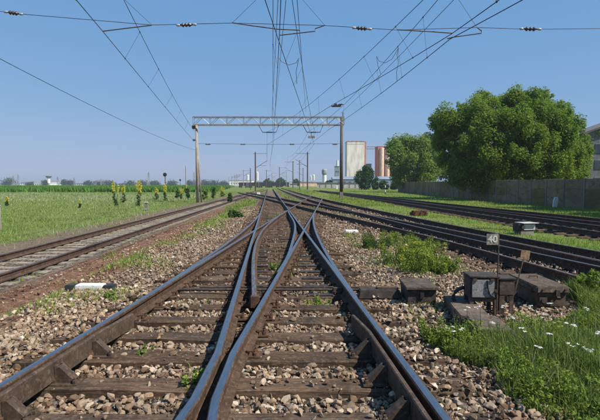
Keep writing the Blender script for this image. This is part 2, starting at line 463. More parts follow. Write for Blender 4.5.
M['pane'] = patchy('window_pane', (0.025, 0.03, 0.04), (0.05, 0.06, 0.075), None, 0.8, 0.12, 0, 0.0, 0.001, spec=0.7)
M['grey_green'] = patchy('tower_grey_green', (0.20, 0.235, 0.215), (0.28, 0.31, 0.29), None, 0.2, 0.85, 0, 0.1, 0.01, (1, 1, 0.4), 1.5)
M['cream_letter'] = patchy('sign_white_digits', (0.44, 0.42, 0.37), (0.54, 0.52, 0.46), None, 30, 0.7, 0, 0.0, 0.001)

# ------------------------------------------------------------------ how the tracks run (x as a function of y), surveyed
GC = 0.7535                         # half the distance between the rail head centres
DX, DY, SL = -0.63, 14.45, 0.0652   # middle of the diamond crossing and slope of its two lines
RH = 0.17                           # rail height
lineA = lambda y: DX + SL * (np.asarray(y, float) - DY)
lineB = lambda y: DX - SL * (np.asarray(y, float) - DY)
T0 = lambda y: -6.40 - 0.0345 * np.asarray(y, float)
Z_T0 = -0.36
_t1 = spline([(7.9, 3), (6.95, 7), (6.3, 10.2), (5.62, 14.3), (4.62, 22.4), (3.25, 35), (1.25, 57), (-1.2, 90), (-6, 160)])
T1 = lambda y: _t1(y) - GC
_t2 = spline([(4.95, 2), (4.4, 6.8), (3.85, 11.2), (2.62, 18), (1.12, 25), (-2.5, 43), (-6.3, 61), (-11, 83)])
T2 = lambda y: _t2(y) + GC
_t3 = spline([(9.7, 8), (9.3, 14.6), (8.75, 24.3), (7.85, 40), (6.6, 62), (3.5, 110)])
T3 = lambda y: _t3(y) + GC
_t4 = spline([(14.2, 8), (13.1, 20.4), (11.75, 32), (10.0, 55), (8.4, 75), (4.6, 112)])
T4 = lambda y: _t4(y) - GC

# ------------------------------------------------------------------ ground
def sstep(a, b, x):
    t = np.clip((x - a) / (b - a), 0, 1)
    return t * t * (3 - 2 * t)
def hnoise(x, y):
    return (np.sin(1.7 * x + 0.6 * y) * np.cos(1.1 * y - 0.7 * x) + 0.6 * np.sin(3.9 * x + 1.3) * np.sin(3.1 * y + 0.5)) * 0.012
def zground(x, y):
    x = np.asarray(x, float); y = np.asarray(y, float)
    t0 = T0(np.clip(y, 0, 200))
    z = -0.065 + 0 * x
    z = z + (-0.34) * (1 - sstep(t0 + 2.05, t0 + 3.15, x))           # down to the left track
    z = z + (-0.10) * (1 - sstep(t0 - 4.2, t0 - 2.2, x))
    z = z + 0.075 * sstep(0.95, 1.2, np.abs(x - t0)) * (1 - sstep(1.5, 2.1, np.abs(x - t0))) + 0.032 * (1 - sstep(0.6, 0.85, np.abs(x - t0)))
    z = z + (-0.06) * sstep(6.9, 8.2, x)
    z = z + (-0.10) * sstep(13.5, 17, x) * (1 - sstep(150, 300, y))
    return z + hnoise(x, y)

def axis(fine0, fine1, step, lo, hi, grow=1.13):
    a = list(np.arange(fine0, fine1 + 1e-6, step))
    s = step
    while a[-1] < hi:
        s *= grow; a.append(a[-1] + s)
    s = step
    while a[0] > lo:
        s *= grow; a.insert(0, a[0] - s)
    return np.array(a)
xs = axis(-16, 22, 0.25, -4200, 4200)
ys = axis(-4, 40, 0.25, -60, 5200)
GX, GY = np.meshgrid(xs, ys)
GZ = zground(GX, GY)
def zones(x, y):
    yy = np.clip(y, 0, 120)
    t0 = T0(yy)
    near = 1 - sstep(45, 75, y)
    ball = sstep(t0 + 2.9, t0 + 3.6, x) * (1 - sstep(_t1(yy) + 0.7, _t1(yy) + 1.5, x))
    ball = np.maximum(ball, sstep(-1.5, -1.1, x - t0) * (1 - sstep(1.1, 1.5, x - t0)))
    ball = np.maximum(ball, sstep(-1.3, -0.8, x - T3(yy)) * (1 - sstep(1.0, 1.6, x - T4(yy))))
    turf = sstep(_t1(yy) + 1.0, _t1(yy) + 1.7, x) * (1 - sstep(-1.5, -1.0, x - T3(yy)))
    turf = np.maximum(turf, sstep(1.2, 1.9, x - T4(yy)))
    turf = np.maximum(turf, 0.93 * (1 - sstep(t0 - 4.6, t0 - 1.9, x)))
    strip = sstep(13, 24, y) * sstep(t0 + 2.4, t0 + 3.2, x) * (1 - sstep(-2.6, -1.6, x - lineB(yy)))
    turf = np.maximum(turf, 0.85 * strip)
    ball = ball * (1 - 0.9 * strip)
    far = sstep(55, 90, y)
    turf = np.maximum(turf, 0.9 * far * (np.abs(x + 4) > 9))
    turf = np.maximum(turf, sstep(95, 130, y))
    rust = sstep(t0 + 1.2, t0 + 1.6, x) * (1 - sstep(t0 + 2.9, t0 + 3.7, x)) * 0.9 * (1 - sstep(30, 50, y))
    rust = np.maximum(rust, 0.35 * ball * sstep(20, 32, y))
    back = 1 - sstep(-12, -4, y)
    return ball * (1 - sstep(80, 120, y)), np.maximum(turf, back * 0.8), rust
zb, zt, zr = zones(GX, GY)
ny, nx = GX.shape
idx = np.arange(ny * nx).reshape(ny, nx)
F = np.stack([idx[:-1, :-1], idx[:-1, 1:], idx[1:, 1:], idx[1:, :-1]], -1).reshape(-1, 4)
me = fast_mesh('ground', np.stack([GX, GY, GZ], -1).reshape(-1, 3), F, M['ground'], smooth=True)
ca = me.color_attributes.new('zone', 'FLOAT_COLOR', 'POINT')
ca.data.foreach_set('color', np.stack([zb, zt, zr, np.ones_like(zb)], -1).astype(np.float32).ravel())
ground = tag(link('ground', me), kind='structure')

# ------------------------------------------------------------------ rails and sleepers
PROF = [(-0.070, 0), (0.070, 0), (0.070, 0.012), (0.022, 0.030), (0.009, 0.045), (0.009, 0.122), (0.034, 0.134), (0.036, 0.158),
        (0.027, 0.1675), (0.0, 0.170), (-0.027, 0.1675), (-0.036, 0.158), (-0.034, 0.134), (-0.009, 0.122), (-0.009, 0.045), (-0.022, 0.030), (-0.070, 0.012)]
TOPSEG = {8, 9}
def path(fx, y0, y1, step=0.5):
    n = max(2, int(abs(y1 - y0) / step) + 1)
    y = np.linspace(y0, y1, n)
    return np.stack([fx(y), y], -1)
def offset_path(fx, off, y0, y1, step=0.5):
    p = path(fx, y0, y1, step)
    d = np.gradient(p, axis=0)
    d /= np.linalg.norm(d, axis=1)[:, None]
    return p + np.stack([d[:, 1], -d[:, 0]], -1) * off
def sweep(mb, pth, z, prof=PROF, topseg=TOPSEG, hscale=1.0, wscale=1.0):
    pth = np.asarray(pth, float)
    d = np.gradient(pth, axis=0)
    d /= np.linalg.norm(d, axis=1)[:, None]
    nrm = np.stack([d[:, 1], -d[:, 0]], -1)
    k = len(prof)
    vs = []
    for p, q in zip(pth, nrm):
        for a, b in prof:
            vs.append((p[0] + q[0] * a * wscale, p[1] + q[1] * a * wscale, z + b * hscale))
    side, top = [], []
    for i in range(len(pth) - 1):
        for j in range(k):
            a, b = i * k + j, i * k + (j + 1) % k
            (top if j in topseg else side).append((a, b, b + k, a + k))
    side.append(tuple(range(k))[::-1])
    n0 = (len(pth) - 1) * k
    side.append(tuple(range(n0, n0 + k)))
    base = len(mb.v)
    mb.add(vs, side, 0)
    for q in top:
        mb.f.append(tuple(base + i for i in q)); mb.m.append(1)
def rail(name, parent, pth, z, mats=None, **kw):
    mb = MB()
    sweep(mb, pth, z, **kw)
    return mb.build(name, mats or [M['rail_rust'], M['rail_top']], parent)

def sleeper_meshes(name, mat, n=6, d=(1.0, 0.25, 0.16)):
    out = []
    for i in range(n):
        bm = bmesh.new()
        bmesh.ops.create_cube(bm, size=1.0)
        bmesh.ops.scale(bm, vec=d, verts=bm.verts)
        bmesh.ops.subdivide_edges(bm, edges=[e for e in bm.edges if abs(e.verts[0].co.x - e.verts[1].co.x) > 0.5], cuts=6)
        for v_ in bm.verts:
            v_.co.y += rng.normal(0, 0.011)
            v_.co.z += rng.normal(0, 0.005)
            if abs(v_.co.x) > 0.49: v_.co.x += rng.normal(0, 0.006)
        bmesh.ops.bevel(bm, geom=[e for e in bm.edges if len(e.link_faces) == 2 and e.calc_face_angle(0) > 0.8], offset=0.012, segments=1, affect='EDGES')
        me = bpy.data.meshes.new(name)
        bm.to_mesh(me); bm.free()
        me.materials.append(mat)
        me.polygons.foreach_set('use_smooth', [False] * len(me.polygons))
        out.append(me)
    return out
SLP = sleeper_meshes('sleeper', M['timber'])
SLC = sleeper_meshes('sleeper', M['concrete_sleeper'], 5, (1.0, 0.27, 0.16))
sleeper_boxes = []       # (x, y, half length, half width, angle)
def sleeper(parent, x, y, length, ang, ztop, meshes=SLP, name='sleeper'):
    o = link(name, meshes[int(rng.integers(len(meshes)))], parent, (x, y, ztop - 0.08 + float(rng.uniform(-0.004, 0.003))), ang + float(rng.normal(0, 0.006)), (length, float(rng.uniform(0.9, 1.06)), 1))
    sleeper_boxes.append((x, y, length / 2, 0.125, ang))
    return o

def heading(fx, y):
    return -math.atan2(float(fx(y + 0.1) - fx(y - 0.1)), 0.2)

# baseplate with clips and screws, one shared mesh
mb = MB()
mb.box((0, 0, 0.008), (0.34, 0.16, 0.016))
for sx in (-1, 1):
    mb.box((sx * 0.085, 0, 0.026), (0.035, 0.13, 0.024), taper=0.8)
    for sy in (-0.045, 0.045):
        mb.lathe([(0.021, 0), (0.021, 0.030), (0.012, 0.034), (0.012, 0.052)], (sx * 0.125, sy, 0.014), 6)
    mb.box((sx * 0.075, 0, 0.046), (0.06, 0.05, 0.016))
PLATE = mb.mesh('baseplate', M['plate'])
mb = MB()
mb.box((0, 0, 0.007), (0.42, 0.13, 0.014), mi=0)
SLIDE = mb.mesh('slide_plate', M['slide'])

# ---- the diamond crossing with slips in the foreground
cross = empty('slip_crossing', (0, 0, 0), label='worn railway slip crossing with blue-shining rails running from the foreground', cat='track')
ZB = 0.016
oA = lambda s: (lambda y: lineA(y) + s * GC)
oB = lambda s: (lambda y: lineB(y) + s * GC)
NF = DY - GC / SL                     # near and far frog
FF = DY + GC / SL
rail('rail', cross, path(oA(-1), -1.5, 55.3, 1.0), ZB)
rail('rail', cross, path(oB(1), -1.5, FF - 0.6, 1.0), ZB)
rail('rail', cross, path(oB(1), FF + 0.6, 150, 2.0), ZB - 0.003)
bl = [(-1.02, 0.2), (-0.745, 2.6), (-0.70, 3.05), (-0.700, 3.55)] + [(float(oB(-1)(y)), y) for y in (3.9, 4.5, 6, 10, 14, 20, 40, 80, 150)]
ar = [(-0.24, 0.2), (-0.515, 2.6), (-0.56, 3.05), (-0.560, 3.55)] + [(float(oA(1)(y)), y) for y in (3.9, 4.5, 6, 10, 14, 20, 40, 46.6)]
rail('rail', cross, bl, ZB - 0.003)
rail('rail', cross, ar, ZB - 0.006)
rail('frog_nose', cross, [(-0.63, 2.30), (-0.70, 1.2), (-0.86, -1.2)][::-1], ZB - 0.009)
rail('frog_nose', cross, [(-0.63, 2.24), (-0.56, 1.2), (-0.40, -1.2)][::-1], ZB - 0.012)
# slip curves
SLT = 10.8
slip = lambda sgn, rail_s: (lambda y: DX + sgn * 0.0326 * (SLT + (np.asarray(y, float) - DY) ** 2 / SLT) + rail_s * GC)
rail('slip_rail', cross, path(slip(-1, -1), DY - 8.6, DY + 8.6, 0.6), ZB - 0.006)
rail('slip_rail', cross, path(slip(1, 1), DY - 8.6, DY + 8.6, 0.6), ZB - 0.006)
inl = spline([(-0.585, 5.95), (-0.72, 7.2), (-0.89, 8.9), (-1.03, 10.8), (-1.15, 13.9), (-1.04, 18.9), (-0.70, 24.6)])
rail('switch_blade', cross, path(inl, 5.95, 24.4, 0.5), ZB - 0.009, [M['rail_rust'], M['rail_dull']])
inr = spline([(-0.40, 7.0), (-0.26, 8.9), (-0.19, 11.4), (-0.155, 14.2), (-0.20, 17.2), (-0.50, 22.4), (-0.64, 25.2)])
rail('switch_blade', cross, path(inr, 7.6, 25.0, 0.5), ZB - 0.012, [M['rail_rust'], M['rail_top']])
mb = MB(); mb.box((-0.575, 5.93, 0.10), (0.11, 0.10, 0.15)); mb.box((-0.50, 5.98, 0.07), (0.10, 0.06, 0.06))
mb.build('blade_stop', M['plate'], cross, bevel=0.006)
# guard rails with gusset brackets
def guard(sgn, fx, y0, y1):
    side = -sgn                                   # the guard stands on the gauge side
    ys_ = [y0, y0 + 0.5, y1 - 0.55, y1]
    gp = [(float(fx(y)) + side * (0.036 + 0.050 + 0.026 + (0.055 if y in (y0, y1) else 0)), y) for y in ys_]
    prof = [(-0.020, 0), (0.020, 0), (0.020, 0.150), (0.012, 0.158), (-0.012, 0.158), (-0.020, 0.150)]
    mb = MB(); sweep(mb, gp, 0.035, prof, set())
    g = mb.build('guard_rail', M['guard'], cross)
    y = y0 + 0.35
    while y < y1 - 0.15:
        x = float(fx(y)) + side * 0.134
        mb = MB()
        for dy in (-0.034, 0.034):
            poly = [(0, 0), (side * 0.155, 0), (side * 0.150, 0.022), (side * 0.03, 0.135), (0, 0.135)]
            vs = [(x + a, y + dy - 0.007, 0.018 + b) for a, b in poly] + [(x + a, y + dy + 0.007, 0.018 + b) for a, b in poly]
            mb.add(vs, [(0, 1, 2, 3, 4), (5, 6, 7, 8, 9)] + [(i, (i + 1) % 5, 5 + (i + 1) % 5, 5 + i) for i in range(5)])
        mb.box((x + side * 0.005, y, 0.085), (0.012, 0.09, 0.13))
        vs = [(x + side * 0.03, y - 0.03, 0.150), (x + side * 0.03, y + 0.03, 0.150), (x + side * 0.150, y + 0.03, 0.040), (x + side * 0.150, y - 0.03, 0.040)]
        mb.add(vs + [(a - side * 0.010, b, c - 0.012) for a, b, c in vs], [(0, 1, 2, 3), (4, 5, 6, 7), (0, 1, 5, 4), (1, 2, 6, 5), (2, 3, 7, 6), (3, 0, 4, 7)])
        mb.box((x + side * 0.07, y, 0.012), (0.24, 0.17, 0.016))
        mb.lathe([(0.020, 0), (0.020, 0.03), (0.011, 0.034), (0.011, 0.05)], (x + side * 0.165, y + 0.055, 0.016), 6)
        mb.lathe([(0.020, 0), (0.020, 0.03), (0.011, 0.034), (0.011, 0.05)], (x + side * 0.165, y - 0.055, 0.016), 6)
        mb.build('gusset_bracket', M['guard'], cross)
        y += 0.60
guard(-1, oA(-1), 0.95, 5.05)
guard(1, oB(1), 0.95, 5.0)
# sleepers under the crossing
YS = 1.30
crossing_ys = []
y = YS
while y < 31:
    crossing_ys.append(y); y += 0.598
for y in crossing_ys:
    lo = min(lineA(y), lineB(y)) - GC - rng.uniform(0.50, 0.62)
    hi = max(lineA(y), lineB(y)) + GC + rng.uniform(0.52, 0.66)
    sleeper(cross, (lo + hi) / 2, y, hi - lo, 0, 0.0)
    if y < 13:
        xs_r = [float(oA(-1)(y)), float(oB(1)(y))]
        if y > 3.7: xs_r += [float(oA(1)(y)), float(oB(-1)(y))]
        for q, xr in enumerate(xs_r):
            if abs(xs_r[-1] - xs_r[-2]) < 0.3 and q == 3: continue
            link('baseplate', PLATE, cross, (xr, y + float(rng.normal(0, 0.01)), 0.001 + 0.0015 * q), float(rng.normal(0, 0.03)))
    if 6.3 < y < 11:
        for xc in (float(oB(-1)(y)) + 0.20, float(oB(1)(y)) - 0.30):
            link('slide_plate', SLIDE, cross, (xc, y, 0.006), 0)
while y < 46:
    for fx in (lineA, lineB):
        sleeper(cross, float(fx(y)), y, 2.5, heading(fx, y), -0.004)
    y += 0.62
# drive rods and stretcher bar
mb = MB()
mb.tube([(1.35, 6.72, 0.075), (-1.75, 6.72, 0.075)], 0.019, 8)
mb.box((0.55, 6.72, 0.075), (0.14, 0.07, 0.06))
mb.build('drive_rod', M['machine_dark'], cross)
mb = MB()
mb.tube([(0.98, 6.95, 0.06), (-1.5, 6.95, 0.06)], 0.014, 8)
mb.box((-0.6, 6.95, 0.06), (0.10, 0.06, 0.05))
mb.build('detection_rod', M['machine_dark'], cross)

# ---- plain tracks
def track(name, fx, label, y0, y1, ysl1, ztop, mats, slm=SLP, sl_len=2.55, offs=(0, -0.003), step=1.0, group=None):
    t = empty(name, (0, 0, 0), label=label, cat='track', group=group)
    for s_, dz in zip((-1, 1), offs):
        rail('rail', t, offset_path(fx, s_ * GC, y0, y1, step), ztop + ZB + dz, mats)
    y = y0 + 0.2
    while y < ysl1:
        sleeper(t, float(fx(y)), y, sl_len, heading(fx, y), ztop - float(rng.uniform(0, 0.006)), slm)
        y += 0.60 + float(rng.normal(0, 0.012))
    return t
OLD = [M['rail_old'], M['rail_dull']]
left_track = track('railway_track', T0, 'rusty single track with pale grey sleepers beside the green field', 3.0, 170, 52, Z_T0, OLD, SLC, 2.45)
main_track = track('railway_track', T1, 'outer dark main track of the curving pair, next to the mown grass strip', 3.0, 175, 46, -0.009, [M['rail_rust'], M['rail_top']], offs=(0.001, -0.002))
inner_track = track('railway_track', T2, 'inner dark track of the curving pair, nearest the trackside boxes', 2.0, 83, 46, -0.012, OLD, offs=(-0.006, -0.009))
side_track = track('railway_track', T3, 'rusty side track nearer the camera of the pair by the concrete wall', 8.0, 112, 62, -0.06, OLD, offs=(0.0, -0.004))
wall_track = track('railway_track', T4, 'rusty side track closest to the concrete wall', 8.0, 112, 62, -0.075, OLD, offs=(0.002, -0.007))
# baseplates seen on the curving pair
for t, fx in ((main_track, T1), (inner_track, T2)):
    for o in [q for q in t.children if q.name.startswith('sleeper')]:
        if o.location.y < 17:
            a = o.rotation_euler.z
            for s_ in (-1, 1):
                link('baseplate', PLATE, t, (o.location.x + s_ * GC * math.cos(a), o.location.y + s_ * GC * math.sin(a), o.location.z + 0.081), a)
# check rail inside the curving pair
mb = MB()
sweep(mb, offset_path(T2, 0.60, 7, 19, 0.6), 0.02, [(-0.020, 0), (0.020, 0), (0.020, 0.150), (0.012, 0.158), (-0.012, 0.158), (-0.020, 0.150)], set())
mb.build('guard_rail', M['rail_old'], inner_track)

# ------------------------------------------------------------------ ballast stones
def rock_protos(n, npts, seed):
    r = np.random.default_rng(seed)
    out = []
    for _ in range(n):
        p = r.normal(size=(npts, 3))
        p /= np.linalg.norm(p, axis=1)[:, None]
        p *= r.uniform(0.72, 1.0, (npts, 1))
        p *= np.array([r.uniform(0.85, 1.25), r.uniform(0.7, 1.0), r.uniform(0.55, 0.85)])
        bm = bmesh.new()
        for q in p: bm.verts.new(q)
        res = bmesh.ops.convex_hull(bm, input=bm.verts)
        for g in res['geom_interior']:
            if isinstance(g, bmesh.types.BMVert): bm.verts.remove(g)
        bmesh.ops.triangulate(bm, faces=bm.faces)
        bm.verts.index_update()
        V = np.array([v_.co[:] for v_ in bm.verts]); F = np.array([[v_.index for v_ in f.verts] for f in bm.faces])
        bm.free()
        out.append((V, F))
    return out
ROCK_HI = rock_protos(16, 12, 3)
def worn(protos):
    out = []
    for k, (V, F) in enumerate(protos):
        bm = bmesh.new()
        vs = [bm.verts.new(q) for q in V]
        for f in F: bm.faces.new([vs[i] for i in f])
        bmesh.ops.dissolve_limit(bm, angle_limit=0.30, verts=bm.verts[:], edges=bm.edges[:])
        bmesh.ops.bevel(bm, geom=bm.edges[:], offset=0.075, segments=1, affect='EDGES', clamp_overlap=True)
        bmesh.ops.triangulate(bm, faces=bm.faces[:])
        rr = np.random.default_rng(40 + k)
        for v_ in bm.verts: v_.co += Vector(rr.normal(0, 0.018, 3))
        bm.verts.index_update()
        out.append((np.array([v_.co[:] for v_ in bm.verts]), np.array([[v_.index for v_ in f.verts] for f in bm.faces])))
        bm.free()
    return out
ROCK_NEAR = worn(ROCK_HI)
ROCK_LO = rock_protos(12, 8, 4)

def rand_rot(n, r):
    q = r.normal(size=(n, 4)); q /= np.linalg.norm(q, axis=1)[:, None]
    w, x, y, z = q.T
    return np.stack([np.stack([1 - 2 * (y * y + z * z), 2 * (x * y - z * w), 2 * (x * z + y * w)], -1),
                     np.stack([2 * (x * y + z * w), 1 - 2 * (x * x + z * z), 2 * (y * z - x * w)], -1),
                     np.stack([2 * (x * z - y * w), 2 * (y * z + x * w), 1 - 2 * (x * x + y * y)], -1)], 1)

def scatter_rocks(pos, size, protos, r):
    Vs, Fs, base = [], [], 0
    n = len(pos)
    which = r.integers(len(protos), size=n)
    Rm = rand_rot(n, r)
    # keep stones lying fairly flat: blend by yaw only for half of them
    yaw = r.uniform(0, 2 * math.pi, n)
    flat = r.random(n) < 0.6
    cz, sz = np.cos(yaw), np.sin(yaw)
    Rz = np.zeros((n, 3, 3)); Rz[:, 0, 0] = cz; Rz[:, 0, 1] = -sz; Rz[:, 1, 0] = sz; Rz[:, 1, 1] = cz; Rz[:, 2, 2] = 1
    Rm[flat] = Rz[flat]
    for k, (V, F) in enumerate(protos):
        sel = np.nonzero(which == k)[0]
        if not len(sel): continue
        W = np.einsum('nij,vj->nvi', Rm[sel], V) * size[sel][:, None, None] + pos[sel][:, None, :]
        m_ = len(V)
        Vs.append(W.reshape(-1, 3))
        Fs.append((F[None] + (np.arange(len(sel)) * m_)[:, None, None] + base).reshape(-1, 3))
        base += m_ * len(sel)
    return np.concatenate(Vs), np.concatenate(Fs)

SB = np.array(sleeper_boxes)
def on_sleeper(x, y, grow=0.0):
    hit = np.zeros(len(x), bool)
    for sx, sy, hl, hw, a in SB:
        near = np.nonzero((np.abs(y - sy) < 0.9) & (np.abs(x - sx) < hl + 0.3))[0]
        if not len(near): continue
        dx, dy = x[near] - sx, y[near] - sy
        lx, ly = dx * math.cos(a) + dy * math.sin(a), -dx * math.sin(a) + dy * math.cos(a)
        hit[near] |= (np.abs(lx) < hl + grow) & (np.abs(ly) < hw + grow)
    return hit
RAILX = [oA(-1), oA(1), oB(-1), oB(1), slip(-1, -1), slip(1, 1), inl, inr]
def near_rail(x, y, d=0.085):
    hit = np.zeros(len(x), bool)
    for f in RAILX[:4]: hit |= np.abs(x - f(y)) < d
    for f, a, b in ((RAILX[4], 5.8, 23), (RAILX[5], 5.8, 23), (inl, 5.9, 24.5), (inr, 7.5, 25)):
        hit |= (np.abs(x - f(y)) < d) & (y > a) & (y < b)
    for f in (T1, T2):
        hit |= np.abs(np.abs(x - f(y)) - GC) < d
    return hit
def stone_field(r, dens, x0, x1, y0, y1, smin, smax, protos, bal_thr=0.4, sleeper_p=0.02, lift=0.35):
    n = int(dens * (x1 - x0) * (y1 - y0))
    x = r.uniform(x0, x1, n); y = r.uniform(y0, y1, n)
    b, t, ru = zones(x, y)
    wob = np.sin(2.1 * x + 1.3 * y) * 0.15 + np.sin(5.3 * x - 3.7 * y) * 0.12
    keep = (b + wob > bal_thr) & (np.abs(x) < y * 0.72 + 1.6)
    keep |= (ru > 0.5) & (r.random(n) < 0.22 + 0.3 * wob)
    keep &= ~near_rail(x, y)
    os_ = on_sleeper(x, y, 0.0)
    outer = (x < np.minimum(oA(-1)(y), oB(-1)(y)) - 0.16) | (x > np.maximum(oA(1)(y), oB(1)(y)) + 0.16)
    clump = 0.5 + 0.5 * np.sin(3.1 * x + 1.7 * y) * np.sin(2.3 * y - 1.1 * x + 1.0)
    keep &= ~os_ | (r.random(n) < np.where(outer, 0.15 + 0.75 * clump, sleeper_p + 0.42 * clump ** 3))
    x, y, os_ = x[keep], y[keep], os_[keep]
    s = smin + (smax - smin) * r.random(len(x)) ** 2.3
    z = zground(x, y) + s * r.uniform(0.05, 0.75, len(x)) + lift * 0.04 * (np.sin(1.9 * x + 2.7 * y) * 0.5 + 0.5)
    z[os_] = 0.0 + s[os_] * 0.42
    return np.stack([x, y, z], -1), s

r1 = np.random.default_rng(21)
bed = empty('ballast_bed', (0, 0, 0)); bed['kind'] = 'structure'
p_near, s_near = stone_field(r1, 1150, -4.6, 4.4, 2.0, 7.5, 0.008, 0.049, ROCK_HI)
p_mid, s_mid = stone_field(r1, 330, -5.2, 6.5, 7.5, 15, 0.018, 0.054, ROCK_LO)
p_far, s_far = stone_field(r1, 110, -5.5, 6.0, 15, 34, 0.030, 0.065, ROCK_LO)
# the stones that show largest: single objects
vis = (np.abs(p_near[:, 0]) < p_near[:, 1] * 0.66) & (p_near[:, 1] > 2.7)
order = np.argsort(-(s_near / p_near[:, 1]) * vis)[:300]
rest = np.ones(len(p_near), bool); rest[order] = False
STM = []
for V, F in ROCK_NEAR:
    STM.append(fast_mesh('stone', V, F, M['stone']))
for i in order:
    o = link('stone', STM[int(r1.integers(len(STM)))], bed, p_near[i], float(r1.uniform(0, 6.28)), (s_near[i] * 1.08,) * 3)
    o.rotation_euler = (float(r1.uniform(-0.5, 0.5)), float(r1.uniform(-0.5, 0.5)), o.rotation_euler.z)
close = rest & (p_near[:, 1] < 4.7) & (s_near > 0.017)
VC, FC = scatter_rocks(p_near[close], s_near[close], ROCK_NEAR, r1)
V1, F1 = scatter_rocks(p_near[rest & ~close], s_near[rest & ~close], ROCK_HI, r1)
V1, F1 = np.concatenate([VC, V1]), np.concatenate([FC, F1 + len(VC)])
V2, F2 = scatter_rocks(p_mid, s_mid, ROCK_LO, r1)
V3, F3 = scatter_rocks(p_far, s_far, ROCK_LO, r1)
Vb = np.concatenate([V1, V2, V3]); Fb = np.concatenate([F1, F2 + len(V1), F3 + len(V1) + len(V2)])
tag(link('loose_ballast', fast_mesh('loose_ballast', Vb, Fb, M['stone']), bed), kind='stuff')
print('ballast stones', len(p_near), len(p_mid), len(p_far), 'tris', len(Fb))
# ------------------------------------------------------------------ grass, weeds and flowers
def blades(r, x, y, z, h, w, lean=0.35, seg=2):
    """bent, tapered blades: each is its own island"""
    n = len(x)
    a = r.uniform(0, 2 * math.pi, n)
    la = r.uniform(0, 2 * math.pi, n)
    ln = np.abs(r.normal(0, lean, n)) * h
    wx, wy = np.cos(a) * w / 2, np.sin(a) * w / 2
    lx, ly = np.cos(la) * ln, np.sin(la) * ln
    if seg == 1:
        V = np.empty((n, 3, 3))
        V[:, 0] = np.stack([x - wx, y - wy, z], -1)
        V[:, 1] = np.stack([x + wx, y + wy, z], -1)
        V[:, 2] = np.stack([x + lx, y + ly, z + h], -1)
        F = np.arange(3 * n).reshape(n, 3)
        return V.reshape(-1, 3), F
    V = np.empty((n, 5, 3))
    V[:, 0] = np.stack([x - wx, y - wy, z], -1)
    V[:, 1] = np.stack([x + wx, y + wy, z], -1)
    V[:, 2] = np.stack([x - wx * 0.8 + lx * 0.35, y - wy * 0.8 + ly * 0.35, z + h * 0.62], -1)
    V[:, 3] = np.stack([x + wx * 0.8 + lx * 0.35, y + wy * 0.8 + ly * 0.35, z + h * 0.62], -1)
    V[:, 4] = np.stack([x + lx, y + ly, z + h * 0.97], -1)
    b = (np.arange(n) * 5)[:, None]
    F = np.concatenate([b + np.array([[0, 1, 3]]), b + np.array([[0, 3, 2]]), b + np.array([[2, 3, 4]])])
    return V.reshape(-1, 3), F
def cat(parts):
    Vs, Fs, base = [], [], 0
    for V, F in parts:
        if not len(V): continue
        Vs.append(V); Fs.append(F + base); base += len(V)
    return np.concatenate(Vs), np.concatenate(Fs)
def wobble(x, y, k=1.0):
    return 0.5 * np.sin(k * (1.9 * x + 0.8 * y) + 0.7) + 0.5 * np.sin(k * (0.9 * x - 2.3 * y) + 2.1) + 0.4 * np.sin(k * (4.1 * x + 3.3 * y))
def grass(name, label, mat, n, samp, keep, hfun, wfun, seg=2, lean=0.35, seed=1, zoff=-0.02):
    r = np.random.default_rng(seed)
    x, y = samp(r, n)
    k = keep(x, y, r)
    x, y = x[k], y[k]
    h = hfun(x, y) * r.uniform(0.45, 1.15, len(x))
    V, F = blades(r, x, y, zground(x, y) + zoff, h, wfun(x, y) * r.uniform(0.6, 1.3, len(x)), lean, seg)
    o = link(name, fast_mesh(name, V, F, mat))
    return tag(o, label, 'grass', kind='stuff')
def uni(x0, x1, y0, y1):
    return lambda r, n: (r.uniform(x0, x1, n), r.uniform(y0, y1, n))
def persp(u0, u1, y0, y1, k=1.0):            # denser towards the viewer, between two lines of sight
    def f(r, n):
        y = y0 * (y1 / y0) ** (r.random(n) ** k)
        return (u0 + (u1 - u0) * r.random(n)) * y, y
    return f
in_view = lambda x, y, m_=1.5: np.abs(x) < y * 0.68 + m_

# right foreground: tall lush tangle
def k_right(x, y, r):
    edge = np.interp(y, [2.2, 3.2, 3.6, 4.3, 4.9, 5.15, 5.4, 5.7, 6.0, 6.7, 7.4], [1.75, 1.68, 1.72, 1.55, 1.32, 2.2, 3.0, 3.5, 3.72, 3.85, 4.3]) + np.interp(y, [5, 5.6], [0.24, 0.08]) * wobble(x, y, 2.6)
    trough = (np.abs(x - 2.07) < 0.20) & (y > 4.85)
    return (x > edge) & (x < np.interp(y, [2, 6.3, 7.4], [6.0, 5.0, 4.9])) & ~trough & (r.random(len(x)) < 0.75 + 0.4 * wobble(x, y, 3))
grass('tall_grass', 'tall lush green grass in the right foreground', M['lush'], 95000, uni(1.1, 5.4, 2.2, 7.4), k_right,
      lambda x, y: 0.24 + 0.10 * wobble(x, y, 1.7) + 0.05 * (x > 3.2), lambda x, y: 0.010 + 0 * x, 2, 0.45, 31)
grass('dry_stalks', 'dry seed stalks standing among the tall green grass', M['dry'], 2600, uni(1.1, 5.4, 2.2, 7.4), k_right,
      lambda x, y: 0.36 + 0.10 * wobble(x, y, 1.7), lambda x, y: 0.006 + 0 * x, 2, 0.35, 43)
def k_blot(spots):
    def f(x, y, r):
        w = np.zeros(len(x))
        for cx, cy, rx, ry, a in spots:
            w = np.maximum(w, a * np.exp(-(((x - cx) / rx) ** 2 + ((y - cy) / ry) ** 2)))
        return r.random(len(x)) < w * (1 + 0.5 * wobble(x, y, 4)) - 0.05
    return f
